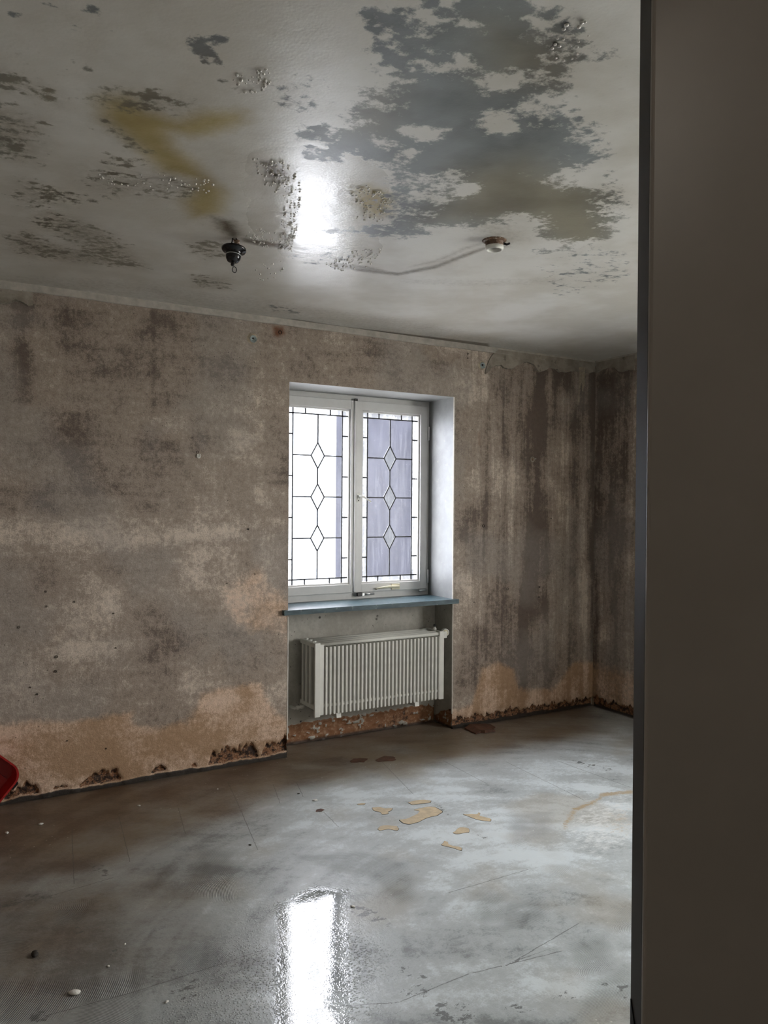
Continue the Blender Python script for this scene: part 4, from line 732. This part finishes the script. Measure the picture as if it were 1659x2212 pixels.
lathe('box_rim', [(.0355, -.022), (.0365, -.030), (.034, -.038), (.028, -.038), (.027, -.030), (.030, -.022)], (JX, JY, H), M['white'], jb, seg=32)
lathe('mud_collar', [(.050, .001), (.044, -.004), (.0375, -.006), (.034, .001)], (JX, JY, H), M['bakelite'], jb, seg=18)
tube('wire_end', [(JX+.03, JY-.01, 2.494), (JX+.048, JY-.018, 2.488), (JX+.060, JY-.020, 2.494)], .0045, M['black'], jb)

# droplets hanging from the wet ceiling: too many and too small to pick apart
bm = bmesh.new()
for n_, poly in DROPS:
    a = np.array(poly); lo, hi = a.min(0), a.max(0); k = 0; tries = 0
    while k < n_ and tries < 4000:
        tries += 1; x, y = random.uniform(lo[0], hi[0]), random.uniform(lo[1], hi[1])
        if sdf(np.array([x]), np.array([y]), poly)[0] < 0: continue
        r = random.uniform(.0022, .0055); k += 1
        ret = bmesh.ops.create_icosphere(bm, subdivisions=1, radius=r, matrix=Matrix.Translation((x, y, H-.0045)) @ Matrix.Diagonal((1, 1.15, .75, 1)))
dr = from_bm('water_droplets', bm, M['water'], ceiling, True); tag(dr, 'small water droplets clinging to the damp ceiling', kind='stuff')

# ------------------------------------------------------------------ fittings and holes in the wall
for i, (x, z) in enumerate(ANCH[:2]):
    a = empty('wall_plug', (x, 0, z)); tag(a, ['round grey-green metal plug in the wall left of the window top', 'round grey-green metal plug in the wall right of the window by the torn plaster'][i], 'wall plug', 'metal plugs above the window')
    bm = bmesh.new(); ro = []; ri = []
    for k in range(18):
        t = 2*math.pi*k/18; r = .027+.007*random.random(); ro.append(bm.verts.new((x-.003+r*math.cos(t), .0, z+.004+r*math.sin(t)))); ri.append(bm.verts.new((x+.0205*math.cos(t), -.008, z+.0205*math.sin(t))))
    for k in range(18): bm.faces.new((ro[k], ro[(k+1) % 18], ri[(k+1) % 18], ri[k]))
    from_bm('mortar_ring', bm, M['mortar'], a)
    lathe('plug_disc', [(.021, .004), (.021, -.010), (.018, -.012), (.016, -.009), (.006, -.007), (.005, -.001), (.0, -.001)], (x, 0, z), M['teal'], a, axis='Y', seg=24)
    tube('plug_pin', [(x-.004, -.006, z+.004), (x-.002, -.016, z+.002)], .004, M['darkmetal'], a, 8)
x, z = ANCH[2]
d = empty('wall_dowel', (x, 0, z)); tag(d, 'small white plastic dowel sticking out of the left wall section', 'dowel')
lathe('dowel_collar', [(.0105, .002), (.0115, -.004), (.009, -.008), (.0055, -.009), (.005, -.003), (.0, -.003)], (x, 0, z), M['white'], d, axis='Y', seg=14)
for s in (-1, 1): box('dowel_tongue', x+s*.006-.003, x+s*.006+.003, -.013, -.004, z+.002, z+.013, M['white'], d, .001)
x, z = ANCH[3]
d = empty('wall_dowel', (x, 0, z)); tag(d, 'grey dowel with a dirty collar in the dark streak right of the window', 'dowel')
lathe('dowel_collar', [(.019, .003), (.020, -.003), (.015, -.006), (.010, -.002), (.0, .0)], (x, 0, z), M['lip'], d, axis='Y', seg=14)
lathe('dowel_plug', [(.010, .0), (.009, -.006), (.004, -.006), (.003, -.002), (.0, -.002)], (x, 0, z), M['bakelite'], d, axis='Y', seg=12)
tube('dowel_nail', [(x+.022, .0, z+.004), (x+.024, -.010, z+.004)], .003, M['white'], d, 8)
for x, z, r in HOLES:
    o = lathe('drill_hole', [(.0, .002), (r*.8, .0015), (r, -.0035), (r*1.15, -.0035), (r*1.2, .002)], (x, 0, z), M['hole'], wall, axis='Y', seg=10)

# ------------------------------------------------------------------ on the floor
for i, p in enumerate(F_BARE):
    P = []
    for k in range(len(p)):
        a, b = np.array(p[k]), np.array(p[(k+1) % len(p)]); P += [tuple(a), tuple((a+b)/2+(np.array([random.random(), random.random()])-.5)*.006)]
    for _ in range(2):                                             # round the corners off
        P = [tuple(np.array(P[k])*w+np.array(P[(k+1) % len(P)])*(1-w)) for k in range(len(P)) for w in (.75, .25)]
    rim = prism('patch_rim', [(q[0]+(q[0]-np.mean([w[0] for w in P]))*.03, q[1]+(q[1]-np.mean([w[1] for w in P]))*.03) for q in P], -.001, .0011, M['chip_dark'], floor)
    prism('bare_patch', P, .0, .0015, M['bare'], floor)
def chip(name, x, y, r, mat, label, flat=.3):
    bm = bmesh.new(); bmesh.ops.create_icosphere(bm, subdivisions=2, radius=r*.5, matrix=Matrix.Translation((x, y, r*.5*flat*.8)) @ Matrix.Rotation(random.random()*6, 4, 'Z') @ Matrix.Diagonal((1.2, .75, flat, 1)))
    for v in bm.verts:
        v.co += Vector((random.uniform(-1, 1), random.uniform(-1, 1), random.uniform(-.3, .3)))*r*.10; v.co.z = max(v.co.z, .0005)
    return tag(from_bm(name, bm, mat, None, True), label, 'debris', 'crumbs on the floor')
BL = ['white plaster chip on the floor left of the tan patches', 'white plaster chip on the grooved floor at the lower left', 'brown flake on the floor below the white chip, left of the tan patches', 'black lump of dirt on the floor at the lower left', 'small white crumb right beside the window reflection on the floor', 'small white crumb on the grooved floor left of the window reflection', 'dark crumb on the floor above the window reflection', 'pale chip on the dark brown floor at the left near the wall', 'pale chip on the dark brown floor at the left edge', 'tiny pale crumb close to the foot of the left wall section', 'tiny pale crumb on the grey floor left of the window reflection', 'rust-brown flake on the floor below the radiator, left one of two', 'rust-brown flake on the floor below the radiator, right one of two', 'tiny pale crumb on the floor near the straight grooves', 'pale crumb on the brown floor below the left wall section', 'tiny dark crumb on the floor below the niche']
for (x, y, r, k), lb in zip(BITS, BL):
    if k == 1:
        ol_ = [(x+r*(.75+.5*random.random())*math.cos(t), y+.7*r*(.75+.5*random.random())*math.sin(t)) for t in np.linspace(0, 2*math.pi, 15)[:-1]]
        tag(prism('floor_chip', ol_, .0005, .003, M['brown']), lb, 'debris', 'crumbs on the floor')
    else: chip('floor_chip', x, y, r, M['chip_white'] if k == 0 else M['chip_dark'], lb, .38)
fl = prism('fallen_flake', FLAKE, .002, .009, M['brown'], None, tf=lambda u, v, w: (u, v, w+.012*max(0, math.sin(u*23))*(w > .005)), taper=.02)
tag(fl, 'large reddish-brown flake lying on the floor right of the niche', 'flake')

# red plastic tub leaning against the wall at the left edge
tub = empty('plastic_tub', (.21, -.10, 0)); tag(tub, 'red plastic tub with a black clip leaning against the left wall section', 'tub')
def rrect(w, h, r, n=7):
    p = []
    for cx, cyy, a0 in ((w/2-r, h/2-r, 0), (-w/2+r, h/2-r, 90), (-w/2+r, -h/2+r, 180), (w/2-r, -h/2+r, 270)):
        for k in range(n): a = math.radians(a0+90*k/(n-1)); p.append((cx+r*math.cos(a), cyy+r*math.sin(a)))
    return p
TA = math.radians(48); tcx, tcz = .230, .158
def ttf(u, v, w):                                                  # the tub stands on one corner, its open side to the room, leaning back
    a = u*math.cos(TA)-v*math.sin(TA); b = u*math.sin(TA)+v*math.cos(TA)
    z = tcz+b; return (tcx+a, -.045-w-.14*(.36-z), z)
bm = bmesh.new(); loops = []
for w, h, r, dp in ((.225, .190, .05, -.030), (.245, .206, .058, .060), (.262, .222, .064, .062), (.262, .222, .064, .050), (.256, .216, .062, .050), (.240, .202, .056, .048), (.222, .184, .05, -.022)):
    loops.append([bm.verts.new(ttf(u, v, dp)) for u, v in rrect(w, h, r)])
n_ = len(loops[0]); order = [0, 4, 3, 2, 1, 5, 6]
order = [0, 5, 4, 3, 2, 1, 6]
outer = [loops[0], [bm.verts.new(ttf(u, v, .046)) for u, v in rrect(.243, .204, .058)], loops[4], loops[2], loops[1]]
inner = [loops[1], loops[6]]
for seq in (outer, inner):
    for a, b in zip(seq, seq[1:]):
        for k in range(n_): bm.faces.new((a[k], a[(k+1) % n_], b[(k+1) % n_], b[k]))
bm.faces.new(loops[0]); bm.faces.new(loops[6])
for v in loops[3]+loops[5]: bm.verts.remove(v)
from_bm('tub_body', bm, M['red'], tub)
bm = bmesh.new()
for u in (-.05, 0, .05):
    c = [bm.verts.new(ttf(u+a, v, w)) for a in (-.004, .004) for v in (-.078, .078) for w in (-.020, -.010)]
    for q in ((0, 1, 3, 2), (4, 6, 7, 5), (0, 4, 5, 1), (2, 3, 7, 6), (0, 2, 6, 4), (1, 5, 7, 3)): bm.faces.new([c[i] for i in q])
from_bm('tub_ridges', bm, M['red'], tub)
c = [(a, b, w) for a in (.060, .098) for b in (-.122, -.108) for w in (.040, .058)]
bm = bmesh.new(); vv_ = [bm.verts.new(ttf(a-.02, b, w)) for a, b, w in c]
for q in ((0, 1, 3, 2), (4, 6, 7, 5), (0, 4, 5, 1), (2, 3, 7, 6), (0, 2, 6, 4), (1, 5, 7, 3)): bm.faces.new([vv_[i] for i in q])
bmesh.ops.bevel(bm, geom=list(bm.edges), offset=.003, segments=2, affect='EDGES')
from_bm('clip', bm, M['black'], tub)

# unseen hallway ceiling lamp added to light the door leaf
hl = empty('added_hall_lamp', (-.2, -5.2, H)); tag(hl, 'round white ceiling lamp added out of view in the hallway for fill light', 'lamp')
lathe('fill_lamp_base', [(.0, 0), (.15, 0), (.15, -.03), (.14, -.035), (.0, -.035)], (-.2, -5.2, H-.004), M['white'], hl, seg=28)
n = NM('fill_lamp_glow'); em = n.node('ShaderNodeEmission', {0: (1.0, .90, .78), 1: HALL_FILL}); n.t.links.new(em.outputs[0], n.out.inputs[0])
lathe('fill_lamp_shade', [(.138, -.036), (.135, -.06), (.11, -.085), (.06, -.1), (.0, -.104)], (-.2, -5.2, H-.004), n.m, hl, seg=28)

# ------------------------------------------------------------------ open door leaf beside the camera
DE = Vector((.458, CAM_Y+.400, 0)); DD = Vector((.823, -.567, 0)).normalized(); DN = Vector((DD.y, -DD.x, 0))   # free edge, along the leaf, face normal toward the hallway
if DN.y > 0: DN = -DN
door = empty('door_1', (DE.x, DE.y, 0)); tag(door, 'dark taupe door leaf standing open at the right', 'door', kind='structure')
def door_part(name, s0, s1, t0, t1, z0, z1, mat, bev, parent=door, seg=3):
    bm = bmesh.new(); bm_box(bm, s0, s1, t0, t1, z0, z1, bev, seg)
    for v in bm.verts: v.co = DE+DD*v.co.x-DN*v.co.y+Vector((0, 0, v.co.z))
    return from_bm(name, bm, mat, parent, False)
door_part('door_leaf', .0, .86, .0, .006, .012, 2.03, M['door'], .0024)
door_part('door_core', .0005, .86, .0055, .040, .012, 2.03, M['dooredge'], .0015)
lk = door_part('lock_plate', -.0002, .003, .010, .036, .84, 1.040, M['black'], .0004, door, 1)
bm = bmesh.new(); c = [(0, .036, 1.058), (0, .036, .97), (0, .012, .97), (0, .012, 1.034)]
a_ = [bm.verts.new(DE+DD*-.0004-DN*q[1]+Vector((0, 0, q[2]))) for q in c]; b_ = [bm.verts.new(DE+DD*.006-DN*q[1]+Vector((0, 0, q[2]))) for q in c]
bm.faces.new(a_); bm.faces.new(b_[::-1])
for i in range(4): bm.faces.new((a_[i], b_[i], b_[(i+1) % 4], a_[(i+1) % 4]))
from_bm('latch_bolt', bm, M['black'], lk)
hs = door_part('door_handle', .045, .075, -.006, .0, .93, 1.01, M['metal'], .003)
q0 = DE+DD*.06+DN*.004+Vector((0, 0, .975)); q1 = DE+DD*.06+DN*.05+Vector((0, 0, .975))
tube('handle_lever', [q0, q1, q1+DD*.02+DN*.004, q1+DD*.12], .009, M['metal'], hs)
